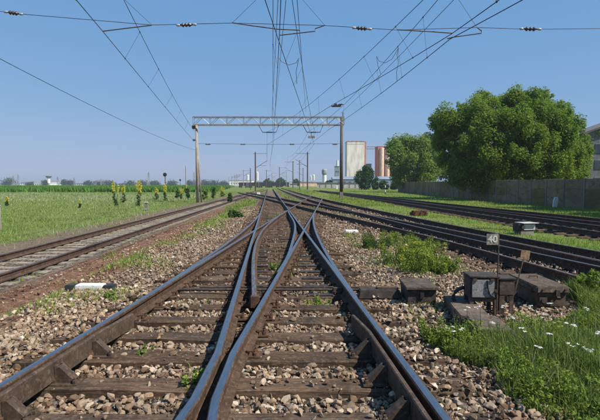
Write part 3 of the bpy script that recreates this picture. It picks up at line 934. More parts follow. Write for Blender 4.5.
# scattered tufts on and beside the ballast (x, y, rx, ry, amount)
spots = []
for u, v_, ru, ry, a in ((18, 300, 0.55, 0.5, 0.6), (55, 297, 0.5, 0.45, 0.75), (84, 292, 0.3, 0.4, 0.7), (113, 297, 0.12, 0.12, 0.8), (128, 256, 0.35, 0.5, 0.8), (105, 264, 0.25, 0.35, 0.6),
                         (190, 236, 0.35, 0.9, 0.9), (210, 225, 0.45, 1.6, 1.0), (228, 216, 0.5, 2.2, 1.0), (172, 243, 0.3, 0.6, 0.7), (235, 208, 0.7, 3.5, 1.0), (245, 205, 0.5, 4, 0.8),
                         (146, 354, 0.10, 0.07, 0.9), (193, 382, 0.07, 0.22, 1.0), (188, 372, 0.05, 0.1, 0.9), (275, 267, 0.10, 0.3, 0.9), (290, 273, 0.08, 0.3, 0.9), (316, 302, 0.16, 0.2, 0.85), (326, 292, 0.14, 0.25, 0.8), (310, 306, 0.12, 0.12, 0.8),
                         (300, 262, 0.1, 0.5, 0.5), (185, 305, 0.15, 0.15, 0.5), (205, 300, 0.12, 0.15, 0.4), (352, 236, 0.35, 0.9, 0.6), (345, 215, 0.6, 1.8, 0.6), (410, 300, 0.2, 0.3, 0.85), (428, 305, 0.2, 0.3, 0.85), (415, 315, 0.15, 0.2, 0.7),
                         (30, 340, 0.2, 0.1, 0.35), (385, 262, 0.4, 0.8, 0.8), (415, 268, 0.4, 0.8, 0.9), (435, 262, 0.45, 1.0, 0.9), (365, 245, 0.4, 1.0, 0.7), (20, 262, 0.3, 0.4, 0.5), (50, 308, 0.5, 0.3, 0.4), (280, 216, 0.35, 2.0, 0.7), (318, 209, 0.4, 2.2, 0.8)):
    g = G(u, v_, -0.03)
    spots.append((g[0], g[1], ru, ry, a))
grass('tufts', 'scattered green tufts growing through the ballast', M['grass'], 150000, persp(-0.75, 0.5, 3.2, 40, 0.8), k_blot(spots),
      lambda x, y: 0.10 + 0.006 * np.clip(y - 5, 0, 20), lambda x, y: 0.008 + 0.0008 * y, 2, 0.5, 32)
# mown strip between the curving pair and the side tracks
grass('mown_grass', 'bright mown grass strip between the tracks on the right', M['grass'], 110000, persp(-0.03, 0.85, 9, 100, 1.0),
      lambda x, y, r: (x > _t1(y) + 1.0 + 0.15 * wobble(x, y, 2)) & (x < T3(y) - 1.15 + 0.15 * wobble(x, y, 2)) & in_view(x, y),
      lambda x, y: 0.10 + 0.04 * wobble(x, y, 0.8), lambda x, y: 0.010 + 0.0011 * y, 1, 0.5, 33)
grass('verge_grass', 'shaded grass verge in front of the concrete wall', M['grass'], 90000, persp(0.08, 0.75, 14, 130, 1.0),
      lambda x, y, r: (x > T4(y) + 1.3 + 0.2 * wobble(x, y, 2)) & (x < 23) & in_view(x, y) & (r.random(len(x)) < 0.9),
      lambda x, y: 0.13 + 0.05 * wobble(x, y, 0.7), lambda x, y: 0.010 + 0.0011 * y, 1, 0.5, 34)
# field on the left
fld = lambda x, y, r, m0=3.0: (x < T0(np.clip(y, 0, 400)) - m0 - 0.7 * wobble(x, y, 0.9) - 0.5) & in_view(x, y, 2.5)
grass('meadow_grass', 'green meadow grass left of the rusty track', M['meadow'], 210000, persp(-0.78, -0.02, 10, 130, 1.15),
      lambda x, y, r: fld(x, y, r, 1.6) & (r.random(len(x)) < (0.85 + 0.3 * wobble(x, y, 0.5)) * np.clip((T0(np.clip(y, 0, 400)) - x - 1.8 - 0.9 * wobble(x, y, 0.6)) / 2.6, 0.04, 1)), lambda x, y: np.clip(0.15 + 0.07 * wobble(x, y, 0.5), 0.06, 0.4) * np.clip((T0(np.clip(y, 0, 400)) - x) / 6, 0.35, 1), lambda x, y: 0.010 + 0.0013 * y, 1, 0.45, 35)
grass('dry_grass', 'dry straw-coloured grass along the rusty track', M['dry'], 26000, persp(-0.78, -0.02, 8.5, 70, 1.0),
      lambda x, y, r: (np.abs(x - T0(y) + 3.1 + 0.5 * wobble(x, y, 0.8)) < 1.1) & in_view(x, y) & (r.random(len(x)) < 0.5 + 0.5 * wobble(x, y, 1.4)),
      lambda x, y: 0.11 + 0 * x, lambda x, y: 0.007 + 0.0009 * y, 1, 0.8, 36)
grass('russet_weeds', 'withered russet growth between the left track and the ballast', M['russet'], 90000, persp(-0.72, -0.1, 7.0, 45, 0.9),
      lambda x, y, r: (x > T0(y) + 1.45) & (x < T0(y) + 3.1 + 0.3 * wobble(x, y, 1.5)) & in_view(x, y) & (r.random(len(x)) < 0.35 + 0.5 * wobble(x, y, 1.3)),
      lambda x, y: 0.075 + 0 * x, lambda x, y: 0.009 + 0.0009 * y, 1, 1.1, 37)
grass('cess_grass', 'green grass patches on the russet strip beside the left track', M['grass'], 70000, persp(-0.72, -0.1, 6.5, 45, 0.9),
      lambda x, y, r: (x > T0(y) + 1.5) & (x < T0(y) + 4.4) & in_view(x, y) & (r.random(len(x)) < 0.9 * (wobble(x, y, 0.75) - 0.12 - 0.2 * np.abs(x - T0(y) - 3.0))),
      lambda x, y: 0.11 + 0 * x, lambda x, y: 0.008 + 0.0009 * y, 2, 0.6, 42)
grass('pale_grass', 'pale band of flowering grass across the meadow', M['pale'], 42000, persp(-0.75, -0.10, 42, 120, 1.0),
      lambda x, y, r: (x < T0(y) - 6) & in_view(x, y, 3) & (r.random(len(x)) < np.exp(-((y - 74 - 14 * wobble(x * 0.06, y * 0.1)) / 20) ** 2) * (0.55 + 0.3 * wobble(x, y, 0.15))),
      lambda x, y: 0.34 + 0 * x, lambda x, y: 0.04 + 0.0010 * y, 1, 0.4, 38)
grass('meadow_straw', 'thin straw and seed heads sprinkled over the meadow', M['pale'], 36000, persp(-0.78, -0.02, 10, 110, 1.1),
      lambda x, y, r: fld(x, y, r, 1.2) & (r.random(len(x)) < 0.18 + 0.3 * wobble(x, y, 0.23)),
      lambda x, y: 0.26 + 0 * x, lambda x, y: 0.006 + 0.0010 * y, 1, 0.5, 44)
grass('edge_weeds', 'low yellow-green weeds on the bare edge of the meadow', M['weed'], 60000, persp(-0.78, -0.02, 9, 70, 1.0),
      lambda x, y, r: (x < T0(y) - 1.4) & (x > T0(y) - 5.5) & in_view(x, y) & (r.random(len(x)) < 0.8 * (wobble(x, y, 0.55) - 0.15)),
      lambda x, y: 0.09 + 0 * x, lambda x, y: 0.011 + 0.0010 * y, 1, 0.9, 45)
grass('crop_field', 'dense dark green crop at the back of the meadow', M['crop'], 60000, persp(-0.75, -0.11, 120, 330, 1.2),
      lambda x, y, r: x < -0.115 * y - 8, lambda x, y: 1.35 + 0.15 * wobble(x, y, 0.1), lambda x, y: 0.45 + 0.0016 * y, 1, 0.35, 39)
grass('yard_grass', 'rough grass in the middle distance between the far tracks', M['grass'], 60000, persp(-0.16, 0.2, 34, 200, 1.0),
      lambda x, y, r: (np.minimum.reduce([np.abs(x - f(y)) for f in (lineA, lineB, T1, T2)]) > 1.4) & (x > T0(y) + 1.5) & (x < T3(y) - 1.2) & (r.random(len(x)) < 0.6 + 0.5 * wobble(x, y, 0.4)),
      lambda x, y: 0.20 + 0 * x, lambda x, y: 0.012 + 0.0013 * y, 1, 0.5, 40)
grass('track_weeds', 'low weeds sprouting between the rails of the left track', M['grass'], 40000, persp(-0.75, -0.1, 9, 60, 0.9),
      lambda x, y, r: (np.abs(x - T0(y)) < 1.9) & (np.abs(np.abs(x - T0(y)) - GC) > 0.1) & in_view(x, y) & (r.random(len(x)) < 0.45 * (wobble(x, y, 0.9) - 0.25)),
      lambda x, y: 0.09 + 0 * x, lambda x, y: 0.008 + 0.0009 * y, 1, 0.6, 41)

def leaf_cloud(r, centres, radii, n, size, up=0.35, squash=1.0):
    """n leaf quads spread through a set of ellipsoids, thicker towards their skins"""
    centres = np.asarray(centres, float); radii = np.asarray(radii, float)
    if radii.ndim == 1: radii = np.repeat(radii[:, None], 3, 1) * np.array([1, 1, squash])
    vol = radii[:, 0] * radii[:, 2]
    k = r.choice(len(centres), n, p=vol / vol.sum())
    d = r.normal(size=(n, 3)); d /= np.linalg.norm(d, axis=1)[:, None]
    rad = r.random(n) ** 0.38
    c = centres[k] + d * radii[k] * rad[:, None] * (1 + 0.10 * r.normal(size=(n, 1)))
    nrm = d * 0.55 + r.normal(size=(n, 3)) * 0.6 + np.array([0, 0, up])
    nrm /= np.linalg.norm(nrm, axis=1)[:, None]
    t = np.cross(nrm, r.normal(size=(n, 3))); t /= np.linalg.norm(t, axis=1)[:, None]
    b = np.cross(nrm, t)
    s = (size * r.uniform(0.55, 1.3, n))[:, None]
    V = np.empty((n, 4, 3))
    V[:, 0] = c - t * s
    V[:, 1] = c + b * s * 0.55 - nrm * s * 0.15
    V[:, 2] = c + t * s
    V[:, 3] = c - b * s * 0.55 - nrm * s * 0.15
    return V.reshape(-1, 3), np.arange(4 * n).reshape(n, 4)

# leafy weeds beside the right rail
def weed(u, v_, h, rad, n, size, label, mat='weed', flowers=0, z=-0.03, name='weed_clump', cat_='weed', stems=7, seed=0, fmat='yellow'):
    r = np.random.default_rng(500 + seed)
    g = G(u, v_, z)
    zz = float(zground(g[0], g[1]))
    t = empty(name, (g[0], g[1], zz), label=label, cat=cat_)
    cs, rs = [], []
    mb = MB()
    for i in range(stems):
        a, q = r.uniform(0, 6.28), rad * math.sqrt(r.random()) * 0.85
        hh = h * r.uniform(0.6, 1.0)
        tip = (math.cos(a) * q * 1.25, math.sin(a) * q * 1.25, hh)
        mb.tube([(math.cos(a) * q * 0.7, math.sin(a) * q * 0.7, -0.02), (math.cos(a) * q, math.sin(a) * q, hh * 0.5), tip], [0.006, 0.005, 0.003], 4)
        for f in (0.3, 0.55, 0.8, 1.0):
            cs.append((math.cos(a) * q * (0.8 + 0.45 * f), math.sin(a) * q * (0.8 + 0.45 * f), hh * f)); rs.append(rad * r.uniform(0.22, 0.38) * (1.15 - 0.5 * f))
    mb.build('stem', M['darkweed'], t)
    V, F = leaf_cloud(r, cs, rs, n, size, 0.4)
    V[:, 2] = np.maximum(V[:, 2], 0.0)
    link('foliage', fast_mesh('foliage', V, F, M[mat]), t)
    if flowers:
        top = [c for i, c in enumerate(cs) if i % 4 == 3]
        V, F = leaf_cloud(r, top, [rad * 0.22] * len(top), flowers, size * 0.55, 0.9, 0.35)
        tag(link('flowers', fast_mesh('flowers', V, F, M[fmat]), t), kind='stuff')
    return t
WEEDS = [(378, 247, 0.34, 0.42, 'dark leafy weed at the far left of the clump beside the right rail'),
         (398, 262, 0.40, 0.40, 'yellow-flecked weed left of the clump middle by the right rail'),
         (412, 270, 0.42, 0.40, 'bright weed right behind the low brown trackside box'),
         (428, 262, 0.46, 0.40, 'tallest bright green weed of the clump beside the right rail'),
         (443, 272, 0.32, 0.30, 'small weed at the right end of the clump beside the right rail'),
         (425, 250, 0.36, 0.45, 'weed at the back of the clump nearest the curving tracks'),
         (395, 244, 0.34, 0.45, 'weed at the back left of the clump near the curving tracks')]
for i, (u, v_, h, rad, lab) in enumerate(WEEDS):
    weed(u, v_, h, rad, 3200, 0.017, lab, 'darkweed' if i == 0 else 'weed', 420 if i in (1, 2, 3) else 120, seed=i, stems=12)
weed(113, 298, 0.14, 0.13, 420, 0.018, 'little round weed right of the black and white marker', 'lush', seed=20)
weed(146, 355, 0.11, 0.10, 320, 0.018, 'small weed between sleepers beside the left rail', 'lush', seed=21)
weed(193, 385, 0.16, 0.12, 420, 0.018, 'weed growing against the bent wing rail', 'lush', seed=22, flowers=16)
weed(318, 303, 0.10, 0.16, 420, 0.018, 'low spreading weed between the crossing rails right of centre', 'lush', seed=23)
weed(276, 269, 0.15, 0.12, 320, 0.02, 'weed in the middle of the crossing left of the long rail', 'lush', seed=24)
weed(457, 345, 0.26, 0.26, 2000, 0.014, 'feathery bright weed at the left edge of the tall grass', 'weed', seed=25, stems=10)
weed(440, 342, 0.20, 0.22, 1500, 0.014, 'low bright weed beside the ballast in front of the tall grass', 'weed', seed=26, stems=9)
weed(590, 300, 0.45, 0.22, 1300, 0.024, 'tall broad-leaved weed at the right edge behind the tall grass', 'weed', seed=27, stems=6)
r = np.random.default_rng(71)
n_ = 7000
xx, yy = uni(1.3, 5.2, 2.3, 7.0)(r, n_)
kk = k_right(xx, yy, r) & (wobble(xx, yy, 1.3) > -0.35)
xx, yy = xx[kk], yy[kk]
ctr = np.stack([xx, yy, zground(xx, yy) + 0.04 + 0.20 * r.random(len(xx)) * (1 + 0.5 * wobble(xx, yy, 1.7))], -1)
V, F = leaf_cloud(r, ctr, np.full(len(ctr), 0.045), 46000, 0.0135, 0.6)
tag(link('leafy_undergrowth', fast_mesh('leafy_undergrowth', V, F, M['weed'])), 'small leafy weeds mixed into the tall grass on the right', 'weeds', kind='stuff')
# yarrow
r = np.random.default_rng(77)
for i, (u, v_) in enumerate([(452, 327), (467, 309), (480, 308), (502, 307), (458, 331), (531, 306), (540, 314), (552, 304), (566, 323), (578, 326), (588, 309), (596, 333), (512, 318), (525, 331), (548, 334), (573, 345), (590, 350), (497, 322), (536, 346)]):
    Yd = float(1.28 * 470 / (v_ - 184) * r.uniform(0.95, 1.05))
    top = P(u, v_, Yd)
    zz = float(zground(top[0], top[1]))
    H = top[2] - zz
    t = empty('yarrow', (top[0], top[1], zz), label='white-flowered yarrow standing in the tall grass', cat='flower', group='yarrow in the right foreground')
    mb = MB(); mb.tube([(0.02, 0.01, 0), (0.01, 0, H * 0.6), (0, 0, H)], [0.004, 0.003, 0.002], 4); mb.build('stem', M['darkweed'], t)
    heads = [(r.normal(0, 0.03), r.normal(0, 0.03), H + r.normal(0, 0.008)) for _ in range(int(r.integers(2, 5)))]
    V, F = leaf_cloud(r, heads, [0.018] * len(heads), 60, 0.007, 1.5, 0.25)
    link('flower_head', fast_mesh('flower_head', V, F, M['white_petal']), t)

# tall yellow mulleins beside the left track
for i, (u, vt, vb, wpx, lab) in enumerate([
        (115.5, 181.5, 206, 6, 'tall yellow-flowered plant leftmost by the rusty track'),
        (124, 185, 203, 4.5, 'thinner yellow-flowered plant between the two tallest ones'),
        (139, 180, 206, 7, 'broadest tall yellow-flowered plant above the small concrete post'),
        (165, 184, 201, 5.5, 'yellow-flowered plant below the round black signal head'),
        (157, 187.5, 200, 6, 'low yellow-flowered plant left of the signal mast'),
        (181, 188, 199, 4, 'small yellow-flowered plant right of the signal mast'),
        (187, 185, 198, 3.5, 'yellow-flowered plant close to the left gantry pole'),
        (222.5, 187, 197, 5, 'yellow-flowered plant right of the left gantry pole'),
        (7, 196.5, 206, 4, 'yellow flowers in the meadow at the left edge'),
        (80, 200, 208, 2.5, 'lone faint yellow flower in the open meadow')]):
    r = np.random.default_rng(900 + i)
    b = G(u, vb, -0.5)
    Yd = b[1]; k = Yd / 470
    H = (vb - vt) * k; W = wpx * k * 0.72
    zz = float(zground(b[0], b[1]))
    t = empty('mullein', (b[0], b[1], zz), label=lab, cat='plant')
    mb = MB()
    nst = 3 if i not in (9,) else 1
    tips = []
    for j in range(nst):
        dx = (j - (nst - 1) / 2) * W * 0.33
        hh = H * (1 - 0.12 * abs(j - (nst - 1) / 2) * r.uniform(0.6, 1.6))
        lean = r.normal(0, 0.05) * H
        mb.tube([(dx * 0.3, 0, 0), (dx + lean, r.normal(0, W * 0.1), hh)], [0.03, 0.015], 5)
        for f in np.linspace(0.62, 0.98, 7):
            tips.append(((dx + lean) * (0.3 + 0.7 * f), r.normal(0, W * 0.08), hh * f))
    mb.build('stem', M['darkweed'], t)
    lv = [(r.normal(0, W * 0.28), r.normal(0, W * 0.28), H * f) for f in np.linspace(0.03, 0.55, 12)]
    V, F = leaf_cloud(r, lv, [W * 0.30 * (1.3 - c[2] / H) for c in lv], 420, 0.06, 0.3, 0.8)
    link('foliage', fast_mesh('foliage', V, F, M['darkweed']), t)
    V, F = leaf_cloud(r, tips, [W * 0.22] * len(tips), 900, 0.045, 0.2, 1.0)
    link('flower_spike', fast_mesh('flower_spike', V, F, M['yellow']), t)

# scruffy dark shrubs near the left gantry pole
def shrub(name, u, vt, vb, wpx, lab, mat, zgr=-0.4, n=900, cat_='shrub', leaf=0.10, seed=0, trunk=True, lobes=9, Yfix=None):
    r = np.random.default_rng(1500 + seed)
    if Yfix is None:
        b = G(u, vb, zgr)
    else:
        b = P(u, vb, Yfix)
    k = b[1] / 470
    H, W = (vb - vt) * k, wpx * k
    zz = float(zground(b[0], b[1]))
    H = (P(u, vt, b[1])[2] - zz)
    t = empty(name, (b[0], b[1], zz), label=lab, cat=cat_)
    cs, rs = [], []
    mb = MB()
    mb.tube([(0, 0, -0.05), (0, 0, H * 0.35), (0, 0, H * 0.75)], [0.045 * H * 0.5, 0.03 * H * 0.5, 0.01 * H * 0.5], 6)
    for i in range(lobes):
        f = (i + 0.6) / lobes
        zc = H * (0.18 + 0.70 * f)
        rr = W * 0.5 * math.sqrt(max(0.1, 1 - (2 * f - 0.9) ** 2)) * r.uniform(0.35, 0.75)
        a = r.uniform(0, 6.28)
        c = (math.cos(a) * rr, math.sin(a) * rr * 0.8, zc)
        cs.append(c); rs.append(max(W, H * 0.7) * r.uniform(0.16, 0.26))
        mb.tube([(0, 0, zc * 0.6), c], [0.012 * H, 0.004 * H], 4)
    mb.build('trunk', M['bark'], t)
    V, F = leaf_cloud(r, cs, rs, n, leaf, 0.35)
    V[:, 2] = np.maximum(V[:, 2], 0.02)
    link('crown', fast_mesh('crown', V, F, M[mat]), t)
    return t
shrub('shrub', 188, 187, 199, 4.5, 'scruffy dark bush left of the left gantry pole', 'darkweed', seed=1, n=350)
shrub('shrub', 214, 186, 199, 5, 'scruffy dark bush right of the left gantry pole', 'darkweed', seed=2, n=350)
shrub('shrub', 205, 190, 199, 7, 'low green bush at the foot of the left gantry pole', 'weed', seed=3)
shrub('shrub', 177, 190, 198, 6, 'low dark bush between the signal mast and the gantry pole', 'darkweed', seed=4)
shrub('shrub', 230, 193, 203, 4, 'dark green bush in the grass left of the nearest mast', 'darkweed', seed=5)
shrub('shrub', 234, 213.5, 218.5, 17, 'low dark bush beside the converging rails', 'darkweed', zgr=-0.1, seed=6)

# ------------------------------------------------------------------ trees
def tree(name, label, base, lobes, n, leaf, mat, trunk_r, seed, clump=(1.0, 2.0), sub=9, group=None):
    """lobes: (x, y, z, rx, rz) ellipsoids relative to the base; each is broken into leaf clumps"""
    r = np.random.default_rng(seed)
    t = empty(name, base, label=label, cat='tree', group=group)
    cs, rs = [], []
    mb = MB()
    top = max(l[2] for l in lobes)
    mb.tube([(0, 0, -0.3), (0.1, 0, top * 0.25), (-0.1, 0.1, top * 0.5), (0, 0, top * 0.95)], [trunk_r, trunk_r * 0.8, trunk_r * 0.6, trunk_r * 0.2], 8)
    for lx, ly, lz, rx, rz in lobes:
        mb.tube([(0, 0, min(top * 0.22, lz * 0.4)), (lx * 0.45, ly * 0.45, lz * 0.62), (lx, ly, lz)], [trunk_r * 0.6, trunk_r * 0.35, trunk_r * 0.12], 6)
        for _ in range(sub):
            d = r.normal(size=3); d /= np.linalg.norm(d)
            q = r.uniform(0.4, 1.08)
            c = np.array([lx, ly, lz]) + d * np.array([rx, rx, rz]) * q
            if c[2] < 0.5: c[2] = 0.5 + r.random()
            cs.append(c); rs.append(r.uniform(*clump))
            if r.random() < 0.55:
                e = np.array([lx, ly, lz]) + d * np.array([rx, rx, rz]) * r.uniform(1.05, 1.25) + np.array([0, 0, 0.25 * rz * r.random()])
                if e[2] > 0.8 and d[2] > -0.2:
                    cs.append(e); rs.append(r.uniform(0.28, 0.5) * clump[1] * 0.7)
            if r.random() < 0.5:
                mb.tube([(lx * 0.8, ly * 0.8, lz * 0.85), c * 0.5 + np.array([lx, ly, lz]) * 0.5, c], [trunk_r * 0.14, trunk_r * 0.1, trunk_r * 0.04], 4)
    mb.build('trunk', M['bark'], t)
    rs = np.array(rs)
    V, F = leaf_cloud(r, cs, np.stack([rs * 0.9, rs * 0.9, rs * r.uniform(0.7, 1.5, len(rs))], -1), n, leaf, 0.45)
    link('crown', fast_mesh('crown', V, F, M[mat]), t)
    return t
def lobes_px(base, Y, items):
    """(u, v, radius px, dy) -> lobes around the base"""
    out = []
    for u, v_, ru, rv, dy in items:
        p = P(u, v_, Y + dy)
        k = (Y + dy) / 470
        out.append((p[0] - base[0], p[1] - base[1], p[2] - base[2], ru * k, rv * k))
    return out
YT = 57.0
b1 = (25.5, YT, float(zground(25.5, YT)))
big = lobes_px(b1, YT, [(447, 127, 16, 13, -2), (442, 140, 11, 11, -1), (450, 152, 15, 14, -2), (460, 112, 15, 11, 0), (476, 104, 16, 12, -1), (492, 97, 15, 11, -2), (507, 94, 14, 9, -1), (522, 95, 15, 10, 0), (539, 93, 14, 10, -1), (553, 103, 14, 11, 0), (563, 118, 14, 13, -2), (571, 134, 11, 13, -1), (581, 153, 8, 12, -1),
                        (470, 122, 18, 15, -4), (488, 114, 18, 14, -5), (506, 110, 18, 14, -6), (524, 110, 18, 14, -6), (542, 112, 18, 14, -5), (556, 126, 16, 14, -5), (478, 140, 20, 16, -6), (500, 134, 20, 16, -7), (520, 132, 20, 16, -7), (540, 136, 20, 16, -6), (560, 145, 18, 16, -5),
                        (466, 158, 18, 15, -4), (488, 158, 20, 15, -6), (510, 157, 20, 15, -7), (532, 157, 20, 15, -6), (552, 158, 18, 15, -5), (570, 161, 13, 13, -3), (462, 174, 13, 8, -3), (485, 176, 16, 8, -5), (508, 177, 17, 8, -5), (530, 177, 17, 8, -5), (552, 175, 16, 8, -4), (576, 174, 12, 8, -2), (510, 118, 30, 22, 6)])
big = [(a, b, c - 0.55 * max(0.0, (c - 7.5)) * 0.25 - (0.5 if c > 9 else 0.0), d, e) for a, b, c, d, e in big]
tree('maple_tree', 'huge rounded bright green tree overhanging the concrete wall', b1, big, 230000, 0.120, 'maple', 0.45, 61, (0.4, 1.25), 15)
b2 = (25.8, 104, float(zground(25.8, 104)))
sm = lobes_px(b2, 104, [(396, 152, 9, 10, 0), (404, 146, 9, 7, 1), (418, 147, 11, 8, 0), (428, 155, 11, 10, -1), (400, 165, 11, 11, -1), (415, 163, 14, 12, -2), (428, 170, 12, 11, -1), (403, 177, 9, 6, -1), (418, 178, 13, 6, -1), (436, 165, 8, 12, 1)])
tree('lime_tree', 'smaller pale green round tree left of the huge one', b2, sm, 42000, 0.21, 'maple_pale', 0.32, 62, (1.0, 2.0), 11)
for i, (bx, by, hh, rr, lab) in enumerate(((29.6, 38.5, 14.0, 4.6, 'tall tree behind the wall just beyond the right edge of the picture'), (26.4, 30.5, 13.0, 4.5, 'tall tree behind the wall farther beyond the right edge of the picture'), (25.0, 23.5, 12.0, 4.2, 'tall tree behind the wall farthest beyond the right edge of the picture'))):
    lb = [(0, 0, hh * 0.8, rr * 0.7, hh * 0.16), (rr * 0.4, 0.5, hh * 0.62, rr * 0.7, hh * 0.16), (-rr * 0.4, -0.8, hh * 0.6, rr * 0.6, hh * 0.16), (0, rr * 0.45, hh * 0.45, rr * 0.7, hh * 0.14), (0, -rr * 0.45, hh * 0.42, rr * 0.7, hh * 0.14), (-rr * 0.2, 0, hh * 0.28, rr * 0.7, hh * 0.1)]
    tree('maple_tree', lab, (bx, by, float(zground(bx, by))), lb, 22000, 0.18, 'maple', 0.35, 70 + i, (0.7, 1.4), 14)
b3 = (33.0, 125, float(zground(33.0, 125)))
bk = lobes_px(b3, 125, [(424, 146, 9, 7, 0), (432, 140, 8, 5, 2), (440, 150, 10, 9, 0), (436, 165, 12, 12, 0), (446, 168, 10, 12, 0)])
tree('dark_tree', 'darker tree in the gap between the pale and the huge tree', b3, bk, 14000, 0.30, 'dark_tree', 0.32, 63, (1.1, 2.0), 9)
b4 = (21.0, 150, float(zground(21.0, 150)))
d4 = lobes_px(b4, 150, [(366, 171, 6, 5, 0), (362, 178, 6, 5, 0), (370, 178, 7, 6, 0), (366, 184, 9, 4, 0)])
tree('dark_tree', 'small dense dark tree in front of the cream silo', b4, d4, 9000, 0.26, 'dark_tree', 0.2, 64, (0.8, 1.4), 8)
for i, (u, vt, w, Yd, lab) in enumerate([(384, 181, 12, 152, 'dark low bush right of the small dense tree'), (396, 182, 12, 150, 'dark low bush under the pale tree'), (375, 182, 10, 149, 'low bush at the foot of the small dense tree'),
                                    (331, 180.5, 7, 340, 'low bush by the narrow grey tower'), (327, 181, 6, 345, 'low bush by the green-topped tower'), (268, 179.6, 12, 420, 'dark trees left of centre before the long roof'), (281, 179.3, 14, 425, 'dark trees right of centre before the long roof'), (297, 180, 12, 430, 'dark trees at the right end of the wagons')]):
    shrub('bush', u, vt, 190, w, lab, 'dark_tree', n=900, leaf=0.002 * Yd + 0.05, seed=30 + i, Yfix=Yd, cat_='bush')

# ------------------------------------------------------------------ concrete panel wall
wall = empty('concrete_wall', (0, 0, 0), label='long concrete panel wall in the shade of the trees', cat='wall')
wfx = spline([(21.8, 18), (21.2, 30), (20.6, 40), (20.5, 50), (21.0, 70), (22.6, 100), (23.4, 112)])
WH = 2.25
def panel_mesh(mat, seed):
    r = np.random.default_rng(seed)
    mb = MB(); mb.box((0, 0, 0), (2.28, 0.085, 0.755))
    me = mb.mesh('panel', mat)
    bm = bmesh.new(); bm.from_mesh(me)
    bmesh.ops.bevel(bm, geom=bm.edges[:], offset=0.018, segments=1, affect='EDGES')
    for v_ in bm.verts: v_.co += Vector(r.normal(0, 0.004, 3))
    bm.to_mesh(me); bm.free()
    return me
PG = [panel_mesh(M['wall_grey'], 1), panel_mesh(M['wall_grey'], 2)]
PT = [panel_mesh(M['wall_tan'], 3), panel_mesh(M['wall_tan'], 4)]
mb = MB(); mb.box((0, 0, WH / 2 + 0.02), (0.17, 0.17, WH + 0.12), taper=0.86)
POSTM = mb.mesh('post', M['wall_post'])
y = 20.0
r = np.random.default_rng(5)
pts = []
while y < 112:
    pts.append((float(wfx(y)), y))
    sl = float(wfx(y + 0.5) - wfx(y - 0.5))
    y += 2.42 / math.sqrt(1 + sl * sl)
for i, (x, y) in enumerate(pts):
    zz = float(zground(x, y))
    link('post', POSTM, wall, (x, y, zz - 0.1), float(r.normal(0, 0.03)))
    if i + 1 < len(pts):
        x2, y2 = pts[i + 1]
        a = math.atan2(y2 - y, x2 - x)
        tan = r.random() < 0.42
        for j in range(3):
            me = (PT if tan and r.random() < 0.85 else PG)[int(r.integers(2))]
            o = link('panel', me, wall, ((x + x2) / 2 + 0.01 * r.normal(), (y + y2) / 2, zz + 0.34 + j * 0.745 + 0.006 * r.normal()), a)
            o.rotation_euler = (float(r.normal(0, 0.012)), float(r.normal(0, 0.004)), a)
# white marker stone leaning before the wall
g = G(554.5, 207, -0.2)
t = tag(link('marker_stone', None), None) if False else None
mb = MB(); mb.prism([(-0.17, -0.06), (0.17, -0.06), (0.17, 0.06), (-0.17, 0.06)], 0, 0.62)
mb.add([(-0.17, -0.06, 0.62), (0.17, -0.06, 0.62), (0.17, 0.06, 0.62), (-0.17, 0.06, 0.62), (-0.11, -0.05, 0.84), (0.13, -0.05, 0.88), (0.13, 0.05, 0.88), (-0.11, 0.05, 0.84)], [(0, 1, 5, 4), (1, 2, 6, 5), (2, 3, 7, 6), (3, 0, 4, 7), (4, 5, 6, 7)])
o = mb.build('marker_stone', M['white_paint'], None, (g[0], g[1], float(zground(g[0], g[1])) - 0.04))
o.rotation_euler = (0.05, 0.10, 0.1)
tag(o, 'white painted marker stone leaning in front of the concrete wall', 'marker')

# ------------------------------------------------------------------ trackside equipment on the right
# low box with sloping lid
g1, g2 = G(408, 303, 0), G(439, 303, 0)
t = empty('trackside_box', ((g1[0] + g2[0]) / 2, g1[1] + 0.32, -0.03), R(-3), 'low brown metal box with a flat lid beside the right rail', 'box')
w = g2[0] - g1[0]
mb = MB(); mb.box((0, 0, 0.10), (w * 0.92, 0.58, 0.20)); mb.build('body', M['machine_dark'], t, bevel=0.008)
mb = MB(); mb.box((0, 0, 0.222), (w * 1.04, 0.66, 0.035)); mb.build('lid', M['machine'], t, bevel=0.007)
mb = MB(); mb.box((0, -0.30, 0.13), (0.05, 0.03, 0.08)); mb.build('latch', M['machine_dark'], t)
mb = MB()
for sx in (-1, 1):
    mb.box((sx * w * 0.36, -0.02, 0.01), (0.05, 0.62, 0.03))
mb.build('skid', M['machine_dark'], t)
t = empty('rod_cover', (1.13, 6.70, -0.02), 0, 'low dark cover over the rods between the right rail and the brown box', 'cover')
mb = MB(); mb.box((0, 0, 0.06), (0.62, 0.30, 0.12), taper=0.9); mb.build('cover_plate', M['machine_dark'], t, bevel=0.01)
mb = MB(); mb.box((0.12, -0.03, 0.135), (0.30, 0.10, 0.03)); mb.build('cleat', M['machine'], t, bevel=0.004)
# trough slabs
for i, (yc, dx, dz, lab) in enumerate([(6.02, 0.06, 0.0, 'farthest brown trough lid beside the low metal box'), (5.48, -0.01, 0.012, 'middle brown trough lid between the two others'), (4.95, 0.0, 0.02, 'nearest brown trough lid at the edge of the tall grass')]):
    t = empty('trough_lid', (2.02 + dx, yc, 0.0), R(-6), lab, 'slab', 'trough lids by the crossing')
    mb = MB(); mb.box((0, 0, 0.075), (0.34, 0.52, 0.055)); mb.build('lid', M['trough'], t, (0, 0, dz), bevel=0.008)
    mb = MB()
    for sx in (-1, 1): mb.box((sx * 0.135, 0, 0.005), (0.05, 0.50, 0.085))
    mb.build('side_wall', M['trough'], t, (0, 0, dz))
